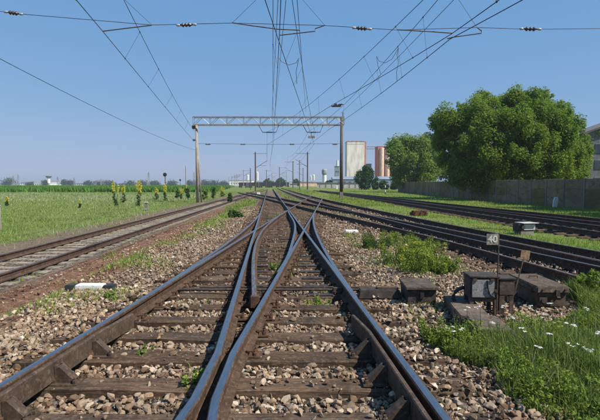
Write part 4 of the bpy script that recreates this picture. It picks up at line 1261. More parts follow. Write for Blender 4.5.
# relay case on legs
c0 = G(472, 313, 0.0)
t = empty('relay_case', (c0[0] + 0.16, c0[1] + 0.16, -0.02), R(-4), 'dark relay case with a grey front panel standing on legs', 'relay case')
mb = MB(); mb.box((0, 0, 0.325), (0.34, 0.30, 0.27)); mb.build('case', M['machine_dark'], t, bevel=0.012)
mb = MB(); mb.box((0, 0, 0.470), (0.37, 0.34, 0.022)); mb.build('lid', M['machine_dark'], t, bevel=0.006)
mb = MB(); mb.box((-0.015, -0.158, 0.325), (0.27, 0.014, 0.22)); mb.build('front_panel', M['machine_grey'], t, bevel=0.003)
mb = MB(); mb.tube([(0.03, -0.172, 0.43), (0.035, -0.180, 0.33), (0.06, -0.175, 0.26), (0.12, -0.172, 0.22)], 0.010, 6); mb.build('cable', M['black_paint'], t)
for sx, sy in ((-1, -1), (1, -1), (-1, 1), (1, 1)):
    mb = MB(); mb.box((sx * 0.145, sy * 0.12, 0.10), (0.045, 0.045, 0.22)); mb.build('leg', M['machine'], t)
mb = MB(); mb.box((0, -0.12, 0.175), (0.25, 0.03, 0.04)); mb.build('crossbar', M['machine'], t)
mb = MB()
hoop = [(-0.17 - 0.16 * math.sin(a), 0.02, 0.17 + 0.13 * math.cos(a)) for a in np.linspace(0.15, 3.6, 12)]
mb.tube(hoop, 0.024, 8); mb.build('hose', M['black_paint'], t, smooth=True)
for sx in (-0.12, 0.09):
    mb = MB(); mb.box((sx, -0.172, 0.435), (0.045, 0.018, 0.03)); mb.build('hinge', M['machine'], t)
mb = MB(); mb.lathe([(0.017, -0.02), (0.017, 0.02)], (0.135, -0.17, 0.30), 10, axis='y'); mb.build('lock', M['plate'], t)
mb = MB(); mb.tube([(0.10, 0.16, 0.22), (0.12, 0.26, 0.12), (0.16, 0.30, 0.0)], 0.018, 7); mb.build('cable', M['black_paint'], t, smooth=True)
# smaller case to its right with the signs
t = empty('terminal_box', (c0[0] + 0.44, c0[1] + 0.13, -0.02), R(-4), 'small brown terminal box on a plate leg right of the relay case', 'box')
mb = MB(); mb.box((0, 0, 0.335), (0.19, 0.24, 0.20)); mb.build('case', M['machine'], t, bevel=0.01)
mb = MB(); mb.box((0, 0, 0.445), (0.215, 0.265, 0.018)); mb.build('lid', M['machine_dark'], t, bevel=0.004)
mb = MB(); 
for c_, d_ in (((-0.055, -0.105, 0.115), (0.06, 0.02, 0.24)), ((0.06, -0.105, 0.115), (0.05, 0.02, 0.24)), ((0, 0.08, 0.115), (0.06, 0.05, 0.24))):
    mb = MB(); mb.box(c_, d_); mb.build('leg', M['machine'], t)
# number sign 40
c1 = G(496, 313, 0.0)
sg = empty('number_sign', (c1[0] + 0.005, c1[1] - 0.01, -0.03), R(2), 'small grey number plate reading 40 on a thin rod', 'sign')
ztop = P(491, 233, c1[1])[2] + 0.03
mb = MB(); mb.tube([(0, 0, 0), (0.004, 0, ztop)], 0.007, 6); mb.build('rod', M['machine'], sg)
mb = MB(); mb.box((-0.080, -0.012, ztop - 0.075), (0.145, 0.008, 0.135)); mb.build('plate', M['sign_grey'], sg)
cu = bpy.data.curves.new('digits', 'FONT'); cu.body = '40'; cu.size = 0.118; cu.extrude = 0.0015; cu.align_x = 'CENTER'; cu.align_y = 'CENTER'; cu.offset = 0.0035
tmp = bpy.data.objects.new('digits', cu); C.objects.link(tmp)
bpy.context.view_layer.update()
tme = bpy.data.meshes.new_from_object(tmp.evaluated_get(bpy.context.evaluated_depsgraph_get()))
bpy.data.objects.remove(tmp, do_unlink=True)
tme.materials.clear(); tme.materials.append(M['cream_letter'])
o = link('digits', tme, sg, (-0.080, -0.019, ztop - 0.075)); o.rotation_euler = (R(90), 0, 0)
# slanted lever with a rusty plate
e0, e1 = G(513, 296, 0.05), None
lv = empty('point_lever', (e0[0], e0[1], -0.02), 0, 'slanting lever rod carrying a small rusty square plate', 'lever')
pt = P(525.5, 251, e0[1] + 0.1)
dxl, zl = pt[0] - e0[0], pt[2] + 0.02
mb = MB(); mb.tube([(-0.0, 0, 0.03), (dxl, 0.1, zl)], 0.008, 6); mb.build('rod', M['machine'], lv)
mb = MB(); mb.box((dxl - 0.01, 0.085, zl - 0.055), (0.125, 0.008, 0.135), ry=0.12); mb.build('plate', M['sign_rust'], lv)
mb = MB(); mb.lathe([(0.03, -0.03), (0.085, -0.028), (0.085, 0.028), (0.03, 0.03)], (-0.02, 0.03, 0.10), 16, axis='y'); mb.box((-0.02, 0.03, 0.03), (0.14, 0.10, 0.07)); mb.build('pivot', M['machine_dark'], lv)
mb = MB(); mb.tube([(-0.15 + 0.10 * math.cos(a), 0.0, 0.12 + 0.09 * math.sin(a)) for a in np.linspace(-0.5, 3.4, 10)], 0.018, 7); mb.build('hose', M['black_paint'], lv, smooth=True)
# point machine
f1, f2 = G(537, 306, 0), G(568, 306, 0)
pm = empty('point_machine', ((f1[0] + f2[0]) / 2 + 0.01, f1[1] + 0.45, -0.03), R(-1), 'large low dark point machine with an overhanging flat lid', 'point machine')
w = f2[0] - f1[0]
mb = MB(); mb.box((0, 0, 0.105), (w * 0.92, 0.84, 0.19)); mb.build('body', M['machine'], pm, bevel=0.01)
mb = MB(); mb.box((0, 0, 0.245), (w * 1.05, 0.93, 0.085), taper=0.97); mb.build('lid', M['machine'], pm, bevel=0.01)
mb = MB(); mb.box((0.05, -0.475, 0.19), (0.05, 0.022, 0.12)); mb.tube([(0.03, -0.49, 0.15), (0.07, -0.49, 0.15)], 0.018, 6); mb.build('hasp', M['machine_dark'], pm)
mb = MB(); mb.box((-0.12, -0.43, 0.10), (0.10, 0.03, 0.08)); mb.lathe([(0.03, 0), (0.03, 0.04)], (-0.12, -0.465, 0.10), 10, axis='y'); mb.build('cable_gland', M['machine_dark'], pm)
mb = MB(); mb.box((w * 0.46 + 0.11, 0.22, 0.10), (0.22, 0.42, 0.15)); mb.build('motor_housing', M['machine'], pm, bevel=0.012)
mb = MB()
for dy in (-0.3, 0.3): mb.box((0.02, dy, 0.005), (w * 1.25, 0.10, 0.03))
mb.build('foot', M['machine_dark'], pm)
mb = MB(); mb.tube([(w * 0.45, 0.10, 0.10), (w * 0.45 + 0.8, 0.25, 0.09)], 0.02, 8); mb.build('throw_bar', M['machine_dark'], pm)
for dy in (-0.28, 0.28):
    mb = MB(); mb.box((-w * 0.53, dy, 0.215), (0.03, 0.10, 0.06)); mb.build('hinge', M['plate'], pm)
for sx in (-0.14, 0.15):
    mb = MB(); mb.lathe([(0.014, -0.012), (0.014, 0.012)], (sx, -0.47, 0.245), 6, axis='y'); mb.build('bolt', M['plate'], pm)
mb = MB(); mb.tube([(-0.06, 0.1, 0.292), (-0.06, 0.1, 0.32), (0.06, 0.1, 0.32), (0.06, 0.1, 0.292)], 0.009, 6); mb.build('handle', M['plate'], pm)
# dwarf signal in the mown strip
g = G(526, 236, -0.1)
ds = empty('dwarf_signal', (g[0], g[1] + 0.15, float(zground(g[0], g[1]))), R(10), 'low ground signal with a pale grey front in the mown grass', 'signal')
mb = MB(); mb.box((0, 0, 0.06), (0.46, 0.36, 0.14)); mb.build('plinth', M['wall_post'], ds)
mb = MB(); mb.box((-0.02, 0, 0.26), (0.58, 0.34, 0.25)); mb.build('housing', M['machine_dark'], ds, bevel=0.02)
mb = MB(); mb.box((0.07, -0.178, 0.27), (0.40, 0.02, 0.19)); mb.build('front_plate', M['block_grey'], ds, bevel=0.004)
mb = MB(); mb.box((0.05, -0.05, 0.405), (0.56, 0.48, 0.022)); mb.build('hood', M['block_grey'], ds, bevel=0.004)
for sx in (-0.16,):
    mb = MB(); mb.lathe([(0.06, 0.0), (0.06, 0.09), (0.048, 0.09), (0.048, 0.02)], (sx - 0.04, -0.262, 0.27), 14, axis='y'); mb.build('lens_hood', M['black_paint'], ds)
# rusty iron frame lying in the mown strip
g = G(419.5, 217, -0.12)
rh = empty('rusty_frame', (g[0], g[1] + 0.2, float(zground(g[0], g[1]))), R(8), 'rusty iron frame lying in the mown grass', 'scrap')
mb = MB(); mb.box((0, 0, 0.10), (0.80, 0.5, 0.16)); mb.build('block', M['rust_heap'], rh, bevel=0.02)
mb = MB(); mb.box((-0.12, -0.05, 0.22), (0.46, 0.34, 0.10)); mb.box((0.30, 0, 0.21), (0.14, 0.4, 0.06)); mb.build('upper_plate', M['rust_heap'], rh, bevel=0.01)
mb = MB()
for sx in (-0.3, 0.0, 0.28): mb.tube([(sx, -0.3, 0.12), (sx + 0.05, -0.28, 0.28)], 0.022, 6)
mb.build('bolt', M['rust_heap'], rh)
# fouling markers
def fouling(u, v_, length, rz, label, blackends):
    g = G(u, v_, -0.02)
    t = empty('clearance_marker', (g[0], g[1], float(zground(g[0], g[1])) + 0.0), rz, label, 'marker')
    L = length
    if blackends:
        mb = MB(); mb.box((0, 0, 0.045), (L * 0.58, 0.19, 0.12), taper=0.94); mb.build('white_middle', M['white_paint'], t, bevel=0.008)
        for s_ in (-1, 1):
            mb = MB(); mb.box((s_ * L * 0.395, 0, 0.043), (L * 0.21, 0.185, 0.115), taper=0.93); mb.build('black_end', M['black_paint'], t, bevel=0.008)
    else:
        mb = MB(); mb.box((0, 0, 0.04), (L, 0.22, 0.12), taper=0.92); mb.build('white_block', M['white_paint'], t, bevel=0.01)
        mb = MB(); mb.box((0, 0.02, -0.02), (L * 1.1, 0.26, 0.05)); mb.build('footing', M['wall_post'], t)
    return t
fouling(91, 288, 0.76, R(-3), 'black and white painted clearance marker lying left of the left rail', True)
fouling(351.5, 231.5, 0.46, R(4), 'white painted clearance marker lying right of the crossing', False)
fouling(272.5, 193, 0.8, 0, 'distant white clearance marker beside the far rails', False) if False else None
g = G(258.5, 193.5, -0.05)
t = empty('clearance_marker', (g[0], g[1], float(zground(g[0], g[1]))), 0, 'small far white marker left of the vanishing rails', 'marker')
mb = MB(); mb.box((0, 0, 0.26), (0.62, 0.25, 0.6), taper=0.9); mb.build('white_block', M['white_paint'], t, bevel=0.02)
mb = MB(); mb.box((0, 0, -0.02), (0.75, 0.32, 0.08)); mb.build('footing', M['wall_post'], t)
# posts on the left
g = G(146.5, 210, -0.45)
t = empty('cable_post', (g[0], g[1], float(zground(g[0], g[1]))), 0, 'small grey concrete post at the edge of the rusty track', 'post')
mb = MB(); mb.box((0, 0, 0.30), (0.26, 0.24, 0.62), taper=0.85); mb.build('shaft', M['wall_post'], t, bevel=0.02)
mb = MB(); mb.box((0, 0, 0.665), (0.32, 0.30, 0.11), taper=0.7); mb.build('cap', M['pole_concrete'], t, bevel=0.015)
mb = MB(); mb.box((0.05, -0.13, 0.12), (0.36, 0.12, 0.14)); mb.build('plinth', M['pole_concrete'], t, bevel=0.02)
g = G(-0.5, 231, -0.5)
t = empty('boundary_post', (g[0], g[1], float(zground(g[0], g[1]))), 0, 'grey post at the left edge of the meadow', 'post')
mb = MB(); mb.box((0, 0, 0.54), (0.14, 0.12, 1.16), taper=0.9); mb.build('shaft', M['pole_concrete'], t, bevel=0.012)
mb = MB(); mb.box((0, -0.005, 1.14), (0.16, 0.14, 0.06), taper=0.6); mb.build('cap', M['wall_post'], t)

# ------------------------------------------------------------------ colour light signals
def light_signal(u, vhead, vbase, Yd, label, scale=1.0, white=False):
    b = P(u, vbase, Yd)
    zz = float(zground(b[0], b[1]))
    zt = P(u, vhead, Yd)[2] - zz
    t = empty('light_signal', (b[0], b[1], zz), 0, label, 'signal')
    mb = MB(); mb.tube([(0, 0, -0.05), (0, 0, zt)], 0.055 * scale, 8); mb.build('mast', M['pole_steel'], t)
    mb = MB(); mb.lathe([(0.02, -0.06), (0.24 * scale, -0.05), (0.24 * scale, 0.03), (0.02, 0.05)], (0, -0.08, zt), 20, axis='y'); mb.build('backboard', M['black_paint'], t)
    mb = MB(); mb.lathe([(0.09 * scale, 0), (0.09 * scale, 0.2), (0.075 * scale, 0.2), (0.07 * scale, 0.05)], (0, -0.33, zt), 14, axis='y'); mb.build('lens_hood', M['black_paint'], t)
    mb = MB(); mb.box((0, 0, 0.1), (0.4 * scale, 0.4 * scale, 0.3)); mb.build('base', M['wall_post'], t)
    return t
light_signal(165.5, 174.6, 200, 60, 'round black signal head on a thin mast left of the gantry', 1.0)
light_signal(180.5, 180, 197, 85, 'smaller round signal farther along the meadow edge', 0.7)
def striped_post(u, vt, vb, Yd, label):
    b = P(u, vb, Yd); zz = float(zground(b[0], b[1]))
    H = P(u, vt, Yd)[2] - zz
    t = empty('striped_post', (b[0], b[1], zz), 0, label, 'post')
    n = 5
    for i in range(n):
        mb = MB(); mb.lathe([(0.075, 0), (0.075, H / n)], (0, 0, i * H / n), 10); mb.build('white_band' if i % 2 else 'black_band', M['white_paint'] if i % 2 else M['black_paint'], t)
    return t
striped_post(385.3, 183, 193.8, 80, 'black and white striped post beside the far right tracks')
g = P(337, 191.5, 95)
t = empty('white_board', (g[0], g[1], float(zground(g[0], g[1]))), 0, 'small white board on a post left of the right gantry pole', 'sign')
mb = MB(); mb.tube([(0, 0, 0), (0, 0, 1.5)], 0.04, 6); mb.build('post', M['pole_steel'], t)
mb = MB(); mb.box((0.02, -0.05, 1.05), (0.34, 0.03, 0.85)); mb.build('board', M['white_paint'], t)
#@@PART3
# ------------------------------------------------------------------ overhead line
def insulator(parent, p0, p1, r=0.075, sheds=5, mats=None):
    """string of sheds between two points"""
    p0, p1 = Vector(p0), Vector(p1)
    d = (p1 - p0); L = d.length; d.normalize()
    prof = [(0.018, 0.0)]
    for i in range(sheds):
        z0 = L * (0.12 + 0.76 * i / sheds); dz = L * 0.76 / sheds
        prof += [(0.03, z0), (r, z0 + dz * 0.35), (r * 0.95, z0 + dz * 0.55), (0.03, z0 + dz * 0.8)]
    prof += [(0.018, L)]
    n = 10
    a = Vector((0, 0, 1)) if abs(d.z) < 0.9 else Vector((1, 0, 0))
    e1 = d.cross(a).normalized(); e2 = d.cross(e1).normalized()
    vs, fs = [], []
    for rr, zz in prof:
        for j in range(n):
            t = 2 * math.pi * j / n
            vs.append(p0 + d * zz + (e1 * math.cos(t) + e2 * math.sin(t)) * rr)
    for i in range(len(prof) - 1):
        for j in range(n):
            q, s = i * n + j, i * n + (j + 1) % n
            fs.append((q, s, s + n, q + n))
    mb = MB(); mb.add(vs, fs)
    return mb.build('insulator', mats or M['porcelain_dark'], parent, smooth=True)
def sagline(p0, p1, sag, n=14):
    p0, p1 = np.array(p0, float), np.array(p1, float)
    t = np.linspace(0, 1, n)[:, None]
    q = p0 + (p1 - p0) * t
    q[:, 2] -= (4 * sag * t * (1 - t))[:, 0]
    return q
def wire(parent, pts, r, name, mat='wire', n=5):
    mb = MB(); mb.tube(pts, r, n, cap=False)
    return mb.build(name, M[mat], parent, smooth=True)

YH, YG = 14.0, 52.0
ZC = 5.95
# portal gantry ahead
gl, gr = P(197, 150, YG), P(341.5, 150, YG)
xl, xr = gl[0], gr[0]
zlo, zhi = P(270, 125, YG)[2], P(270, 117.3, YG)[2]
gz0, gz1 = float(zground(xl, YG)), float(zground(xr, YG))
gan = empty('catenary_gantry', ((xl + xr) / 2, YG, 0), 0, 'steel lattice portal gantry spanning the tracks on two poles', 'gantry')
cx = (xl + xr) / 2
mb = MB(); mb.tube([(xl - cx, 0, gz0 - 0.3), (xl - cx - 0.02, 0, zlo)], [0.18, 0.14], 12); mb.build('pole', M['pole_concrete'], gan, smooth=True)
mb = MB(); mb.tube([(xl - cx + 0.42, 0.1, gz0 - 0.3), (xl - cx + 0.08, 0.05, zlo - 2.2)], [0.09, 0.06], 10); mb.build('stay_leg', M['pole_concrete'], gan, smooth=True)
mb = MB(); mb.tube([(xr - cx, 0, gz1 - 0.3), (xr - cx, 0, zhi + 0.05)], [0.20, 0.15], 12); mb.build('pole', M['pole_steel'], gan, smooth=True)
mb = MB(); mb.box((xr - cx, 0, 0.35), (0.44, 0.44, 0.8), taper=0.9); mb.build('pole_base', M['wall_post'], gan, bevel=0.03)
x0, x1 = xl - cx - 0.35, xr - cx + 0.25
D = 0.35
for dy, dz, nm in ((-D, zhi, 'top_chord'), (D, zhi, 'top_chord'), (-D, zlo, 'bottom_chord'), (D, zlo, 'bottom_chord')):
    mb = MB(); mb.box(((x0 + x1) / 2, dy, dz), (x1 - x0, 0.09, 0.10)); mb.build(nm, M['galv'], gan)
nb = 18
for i in range(nb + 1):
    xx = x0 + (x1 - x0) * i / nb
    for dy in (-D, D):
        if i % 2 == 0 or i == nb:
            mb = MB(); mb.tube([(xx, dy, zlo), (xx, dy, zhi)], 0.028, 5); mb.build('lattice_post', M['galv'], gan)
        if i < nb:
            x2 = x0 + (x1 - x0) * (i + 1) / nb
            a, b = (zlo, zhi) if i % 2 == 0 else (zhi, zlo)
            mb = MB(); mb.tube([(xx, dy, a), (x2, dy, b)], 0.024, 5); mb.build('lattice_diagonal', M['galv'], gan)
mb = MB(); mb.box((x0 + 0.05, 0, zlo - 0.25), (0.34, 0.5, 0.35)); mb.build('head_bracket', M['pole_steel'], gan)
mb = MB(); mb.tube([(x1 - 0.12, 0, zhi), (x1 - 0.12, 0, zhi + 0.55)], 0.05, 6); mb.build('finial', M['pole_steel'], gan)
# hanging brackets under the beam
zb = P(270, 132.3, YG)[2]
for ua, ub in ((258.5, 279), (303, 323)):
    a, b = P(ua, 126, YG)[0] - cx, P(ub, 126, YG)[0] - cx
    ia, ib = a + (b - a) * 0.2, b - (b - a) * 0.15
    mb = MB()
    mb.tube([(a, 0, zlo), (ia, 0, zb), (ib, 0, zb), (b, 0, zlo)], 0.045, 6)
    mb.build('hanging_bracket', M['pole_steel'], gan)
    insulator(gan, (ia + 0.3, 0, zb), (ib - 0.3, 0, zb), 0.09, 5)
# lower span wire of the gantry
zs = P(270, 144, YG)[2]
wire(gan, [(xl - cx, 0, zs + 0.05), (0, 0, zs - 0.05), (xr - cx, 0, zs + 0.05)], 0.016, 'span_wire')
for u in (243, 292, 335, 208):
    xx = P(u, 144, YG)[0] - cx
    insulator(gan, (xx - 0.32, 0, zs - 0.03), (xx + 0.32, 0, zs - 0.03), 0.10, 4)
ins = P(311.5, 137, YG)
mb = MB(); mb.box((ins[0] - cx, 0, ins[2]), (0.75, 0.2, 0.25)); mb.tube([(ins[0] - cx, 0, ins[2]), (ins[0] - cx, 0, zb)], 0.03, 5); mb.build('section_switch', M['galv'], gan, bevel=0.05)
insulator(gan, (x0 - 0.15, 0, P(194, 140, YG)[2]), (x0 + 0.35, 0, P(194, 140, YG)[2]), 0.16, 3)

# head span over the camera's end of the yard
def lane(fx, y): return float(fx(y))
hs = empty('cross_span', (0, YH, 0), 0, 'cross span wire with brown insulators across the top of the picture', 'span wire')
seq = [(-60, 4), (6, 12), (27, 14.5), (152, 25), (232, 23), (325, 25.5), (397, 30), (477, 27.5), (530, 29.3), (600, 28.5), (690, 24)]
pts = [P(u, v_, YH) - np.array([0, YH, 0]) for u, v_ in seq]
pts[0] = np.array([-14.4, 0, 7.2]); pts[-1] = np.array([13.6, 0, 6.5])
wire(hs, pts, 0.009, 'span_wire')
for (ua, va), (ub, vb) in (((3, 11.5), (24, 14.5)), ((175, 25.4), (198, 24.4)), ((351, 27.6), (373, 29.2)), ((518, 28.7), (543, 29.3))):
    a, b = P(ua, va, YH) - np.array([0, YH, 0]), P(ub, vb, YH) - np.array([0, YH, 0])
    m1, m2 = a + (b - a) * 0.22, a + (b - a) * 0.78
    insulator(hs, m1, m2, 0.062, 3)
    for c in (a + (b - a) * 0.14, a + (b - a) * 0.86):
        mb = MB(); mb.lathe([(0.014, -0.06), (0.034, -0.035), (0.034, 0.035), (0.014, 0.06)], c, 10, axis='x'); mb.build('end_cap', M['porcelain_white'], hs, smooth=True)
# slanting suspension wires up to the carrying cable
zup = 9.6
wire(hs, [(-14.4, 0, 11.2), (-7, 0, 10.0), (0, 0, 9.55), (7, 0, 9.9), (13.6, 0, 11.0)], 0.010, 'carrying_cable')
for (ua, va), (ub, vb) in (((152, 25), (125, 0)), ((232, 23), (256, 0)), ((325, 25.5), (303, 0)), ((477, 27.5), (459, 0))):
    a, b = P(ua, va, YH) - np.array([0, YH, 0]), P(ub, vb, YH) - np.array([0, YH, 0])
    e = a + (b - a) * ((9.75 - a[2]) / (b[2] - a[2]))
    wire(hs, [a, e], 0.0055, 'suspension_wire')
# registration arms
for chain in ([(152, 25.5), (103, 31.5)], [(232, 23), (252, 26), (278, 29.5), (300, 30.5)], [(325, 25.5), (315, 29), (315, 31.5), (280, 35.5)], [(397, 30), (432, 32), (452, 33.5)], [(477, 28), (481, 31), (481, 33.5), (452, 37.5), (447, 39)]):
    mb = MB(); mb.tube([P(u, v_, YH) - np.array([0, YH + 0.03, 0]) for u, v_ in chain], 0.016, 6); mb.build('registration_arm', M['pole_steel'], hs)
for xx, lab, zt in ((-14.4, 'tall concrete pole holding the left end of the cross span, outside the picture', 11.6), (13.6, 'tall concrete pole holding the right end of the cross span, outside the picture', 11.4)):
    t = empty('span_pole', (xx, YH, float(zground(xx, YH))), 0, lab, 'pole')
    mb = MB(); mb.tube([(0, 0, -0.3), (0, 0, zt)], [0.24, 0.15], 12); mb.build('shaft', M['pole_concrete'], t, smooth=True)
    mb = MB(); mb.box((0, 0, zt - 0.3), (0.45, 0.4, 0.12)); mb.box((0, 0, 6.9), (0.45, 0.42, 0.10)); mb.build('clamp', M['pole_steel'], t)

# contact lines along the tracks: messenger, contact wire, droppers
def line(label, cpts, mpts, sag, y_drops, rc=0.012, rm=0.0105, group=None):
    """cpts / mpts: supports (x, y, z); the messenger sags between supports and droppers hang to the contact wire"""
    t = empty('overhead_line', tuple(cpts[0]), 0, label, 'overhead line', group)
    o = np.array(cpts[0], float)
    c = [np.array(p, float) for p in cpts]
    mm = [np.array(p, float) for p in mpts]
    cl, ml = [], []
    for a, b in zip(c[:-1], c[1:]): cl += list(sagline(a, b, 0.04, 10))
    for (a, b), s_ in zip(zip(mm[:-1], mm[1:]), sag): ml += list(sagline(a, b, s_, 16))
    cl, ml = np.array(cl), np.array(ml)
    wire(t, cl - o, rc, 'contact_wire'); wire(t, ml - o, rm, 'messenger_wire')
    for yd in y_drops:
        a = np.array([np.interp(yd, cl[:, 1], cl[:, 0]), yd, np.interp(yd, cl[:, 1], cl[:, 2])])
        b = np.array([np.interp(yd, ml[:, 1], ml[:, 0]), yd, np.interp(yd, ml[:, 1], ml[:, 2])])
        if b[2] - a[2] > 0.05:
            wire(t, [a - o, b - o], 0.0045, 'dropper', n=4)
            for q in (a, b):
                mb = MB(); mb.box(q - o, (0.03, 0.05, 0.045)); mb.build('clip', M['wire'], t)
    return t
def at(fx, y, z, dx=0.0): return (float(fx(y)) + dx, y, z)
# line over the left track, anchored on the left gantry pole
a0, a1 = P(103, 31.5, YH), P(193.5, 140.5, YG)
k = (a1 - a0) / (YG - YH)
m0_, m1_ = P(122, -4, YH), P(195, 131.5, YG)
km = (m1_ - m0_) / (YG - YH)
line('overhead line above the left track, anchored on the left gantry pole', [a0 - k * 30, a0, a1], [m0_ - km * 30, m0_, m1_], [0.3, 0.35], [9, 11.5, 17, 22, 28, 34, 41])
# lines over the crossing and the pair on the right
line('overhead line above the left-bearing track of the crossing', [at(lineB, -18, ZC, -0.3), tuple(P(279.5, 33, YH)), at(lineB, YG, ZC + 0.1, 0.15), at(lineB, 100, ZC, -0.2), at(lineB, 150, ZC, 0.1), (-9.5, 195, ZC)],
     [at(lineB, -18, 7.35), tuple(P(273, -6, YH)), at(lineB, YG, zb, 0.1), at(lineB, 100, 7.3), at(lineB, 150, 7.3), (-9.3, 195, 7.3)], [0.4, 0.8, 0.8, 0.6, 0.5], [8, 11, 18, 24, 30, 36, 42, 47, 60, 70, 80, 90])
line('overhead line above the right-bearing track of the crossing', [at(lineA, -18, ZC, 0.3), tuple(P(276.5, 34, YH)), at(lineA, YG, ZC + 0.05, -0.25), (-0.4, 103, ZC)],
     [at(lineA, -18, 7.35), tuple(P(291, -8, YH)), at(lineA, YG, zb, -0.1), (-0.9, 103, 6.95)], [0.4, 0.75, 0.7], [8, 11, 17, 21, 27, 33, 39, 45, 60])
line('overhead line above the outer track of the curving pair', [at(T1, -8, ZC), at(T1, 3, ZC), tuple(P(450, 39, YH)), at(T1, 26, ZC, 0.15), at(T1, 38, ZC, 0.1), at(T1, YG, ZC, 0.1), at(T1, 98, ZC), (-4.6, 152, ZC)],
     [at(T1, -8, 7.1), at(T1, 3, 7.2), tuple(P(446, -10, YH)), at(T1, 34, 6.95, 0.2), at(T1, YG, 7.35), at(T1, 98, 7.3), (-4.8, 152, 7.0)], [0.05, 0.1, 0.15, 0.12, 0.8, 0.6], [8, 10.5, 16, 19, 22.5, 27, 32, 38, 45, 65, 80])
line('overhead line above the inner track of the curving pair', [at(T2, -8, ZC), at(T2, 3, ZC), tuple(P(452, 33.5, YH)), at(T2, 26, ZC, 0.15), at(T2, 38, ZC), at(T2, YG, ZC), (-7.2, 101, ZC)],
     [at(T2, -8, 7.1), at(T2, 3, 7.2), tuple(P(428, -5, YH)), at(T2, 34, 6.95, 0.2), at(T2, YG, 7.3), (-7.0, 101, 6.95)], [0.05, 0.1, 0.15, 0.12, 0.7], [9, 11.5, 16.5, 20, 24, 29, 35, 42, 60])
for (ua, va, ya), (ub, vb, yb), lab in (((286, -4, 13.4), (274.5, 118, YG), 'auxiliary wire right of the left-bearing crossing line'), ((278, -4, 13.6), (271.5, 121, YG), 'auxiliary wire beside the left-bearing crossing line'),
                                       ((455, -4, 15), (341, 113, 36), 'thin auxiliary wire between the lines on the right'), ((297, -4, 13), (306, 112, 45), 'auxiliary wire beside the right-bearing crossing line')):
    a, b = P(ua, va, ya), P(ub, vb, yb)
    tag(wire(None, sagline(a - (b - a) * 0.25, b, 0.12, 16), 0.0095, 'auxiliary_wire'), lab, 'wire')
# feeder cables and loose jumpers
t = tag(wire(None, sagline(P(-70, 22, 11.0), P(196, 150, YG), 0.35, 24), 0.010, 'feeder_cable'), 'single feeder cable slanting down to the left gantry pole', 'cable')
for pts_, lab in (([P(279, 58, 18), P(282, 62, 18), P(289, 65, 18), P(296, 63, 18), P(299, 58, 18)], 'curved jumper cable hanging between the two crossing lines'),
                  ([P(376.5, 56, 21), P(379, 61, 21), P(385, 63, 21), P(392, 59, 20.6), P(398.5, 48, 20)], 'curved jumper cable hanging between the lines on the right'),
                  ([P(398.5, 48, 20), P(397, 55, 20), P(398.5, 62, 20), P(396.5, 72, 20), P(397, 82, 20)], 'kinked vertical jumper cable on the lines on the right'),
                  ([P(376.5, 56, 21), P(378, 66, 21), P(381, 74, 21), P(377, 81, 21)], 'short kinked jumper cable left of the other on the right lines'),
                  ([P(298.5, 60, 18), P(296, 72, 18), P(297, 84, 18)], 'short vertical jumper cable on the right crossing line')):
    tag(wire(None, pts_, 0.010, 'jumper_cable'), lab, 'cable')
si = empty('section_insulator', tuple(P(337, 106, 34)), 0, 'section insulator cluster on the lines beside the right gantry pole', 'insulator')
mb = MB(); mb.box((0, 0, 0), (0.55, 0.5, 0.06)); mb.box((-0.1, 0, 0.10), (0.2, 0.12, 0.14)); mb.tube([(-0.35, 0, -0.05), (0.45, 0, 0.12)], 0.03, 6); mb.build('frame', M['wire'], si)
insulator(si, (-0.42, 0, -0.02), (-0.1, 0, 0.02), 0.08, 3); insulator(si, (0.05, 0, 0.08), (0.4, 0, 0.14), 0.08, 3)

# masts with cantilevers down the yard
def mast(u, vt, vb, Yd, side, label, mat='pole_steel', arm=True, rad=0.13):
    b = P(u, vb, Yd); zz = float(zground(b[0], b[1]))
    H = P(u, vt, Yd)[2] - zz
    t = empty('catenary_mast', (b[0], b[1], zz), 0, label, 'mast', 'masts down the yard')
    mb = MB(); mb.tube([(0, 0, -0.2), (0, 0, H)], [rad * 1.2, rad], 8); mb.build('shaft', M[mat], t)
    if arm:
        s_ = side
        mb = MB(); mb.tube([(0, 0, 5.4), (s_ * 2.6, 0, 7.0)], 0.045, 6); mb.build('strut', M['pole_steel'], t)
        mb = MB(); mb.tube([(-s_ * 0.5, 0, H - 0.35), (s_ * 2.6, 0, H - 0.30)], 0.04, 6); mb.build('top_arm', M['pole_steel'], t)
        mb = MB(); mb.tube([(s_ * 0.9, 0, 5.9), (s_ * 2.4, 0, 5.95)], 0.03, 5); mb.build('steady_arm', M['pole_steel'], t)
        insulator(t, (s_ * 0.25, 0, 5.55), (s_ * 0.75, 0, 5.86), 0.11, 3)
        mb = MB(); mb.box((0, 0, 0.2), (0.6, 0.6, 0.5), taper=0.8); mb.build('base', M['wall_post'], t)
    return t
mast(255.5, 152, 192, 101, 1, 'nearest dark mast left of the vanishing rails, with an arm to the right')
mast(307.5, 152, 191.5, 103, -1, 'nearest dark mast right of the vanishing rails, with an arm to the left')
mast(293, 161, 189, 152, -1, 'second dark mast right of the vanishing rails')
mast(299.5, 160, 190, 138, -1, 'thin bare mast left of the nearest right-hand mast', arm=False, rad=0.10)
mast(279.5, 167, 188.5, 195, 1, 'mast straight above the vanishing rails, in front of the wagons')
mast(266.5, 170, 188.5, 235, 1, 'small far mast between the nearest left mast and the middle one')
mast(250.5, 168, 190, 165, 1, 'dark mast just left of the nearest left-hand mast', arm=False)
mast(243.5, 170, 189, 200, 1, 'far pale mast before the white warehouse', 'pole_concrete')
mast(237, 174, 189, 240, 1, 'small far mast, third to the left of the nearest left mast', 'pole_concrete')
mast(235, 175, 189, 250, 1, 'thin far mast at the left end of the wagons', 'pole_concrete')
mast(272, 173, 188.5, 270, 1, 'tiny far mast left of the middle mast', 'pole_concrete')
mast(286.5, 172, 188.5, 255, -1, 'tiny far mast right of the middle mast', 'pole_concrete')
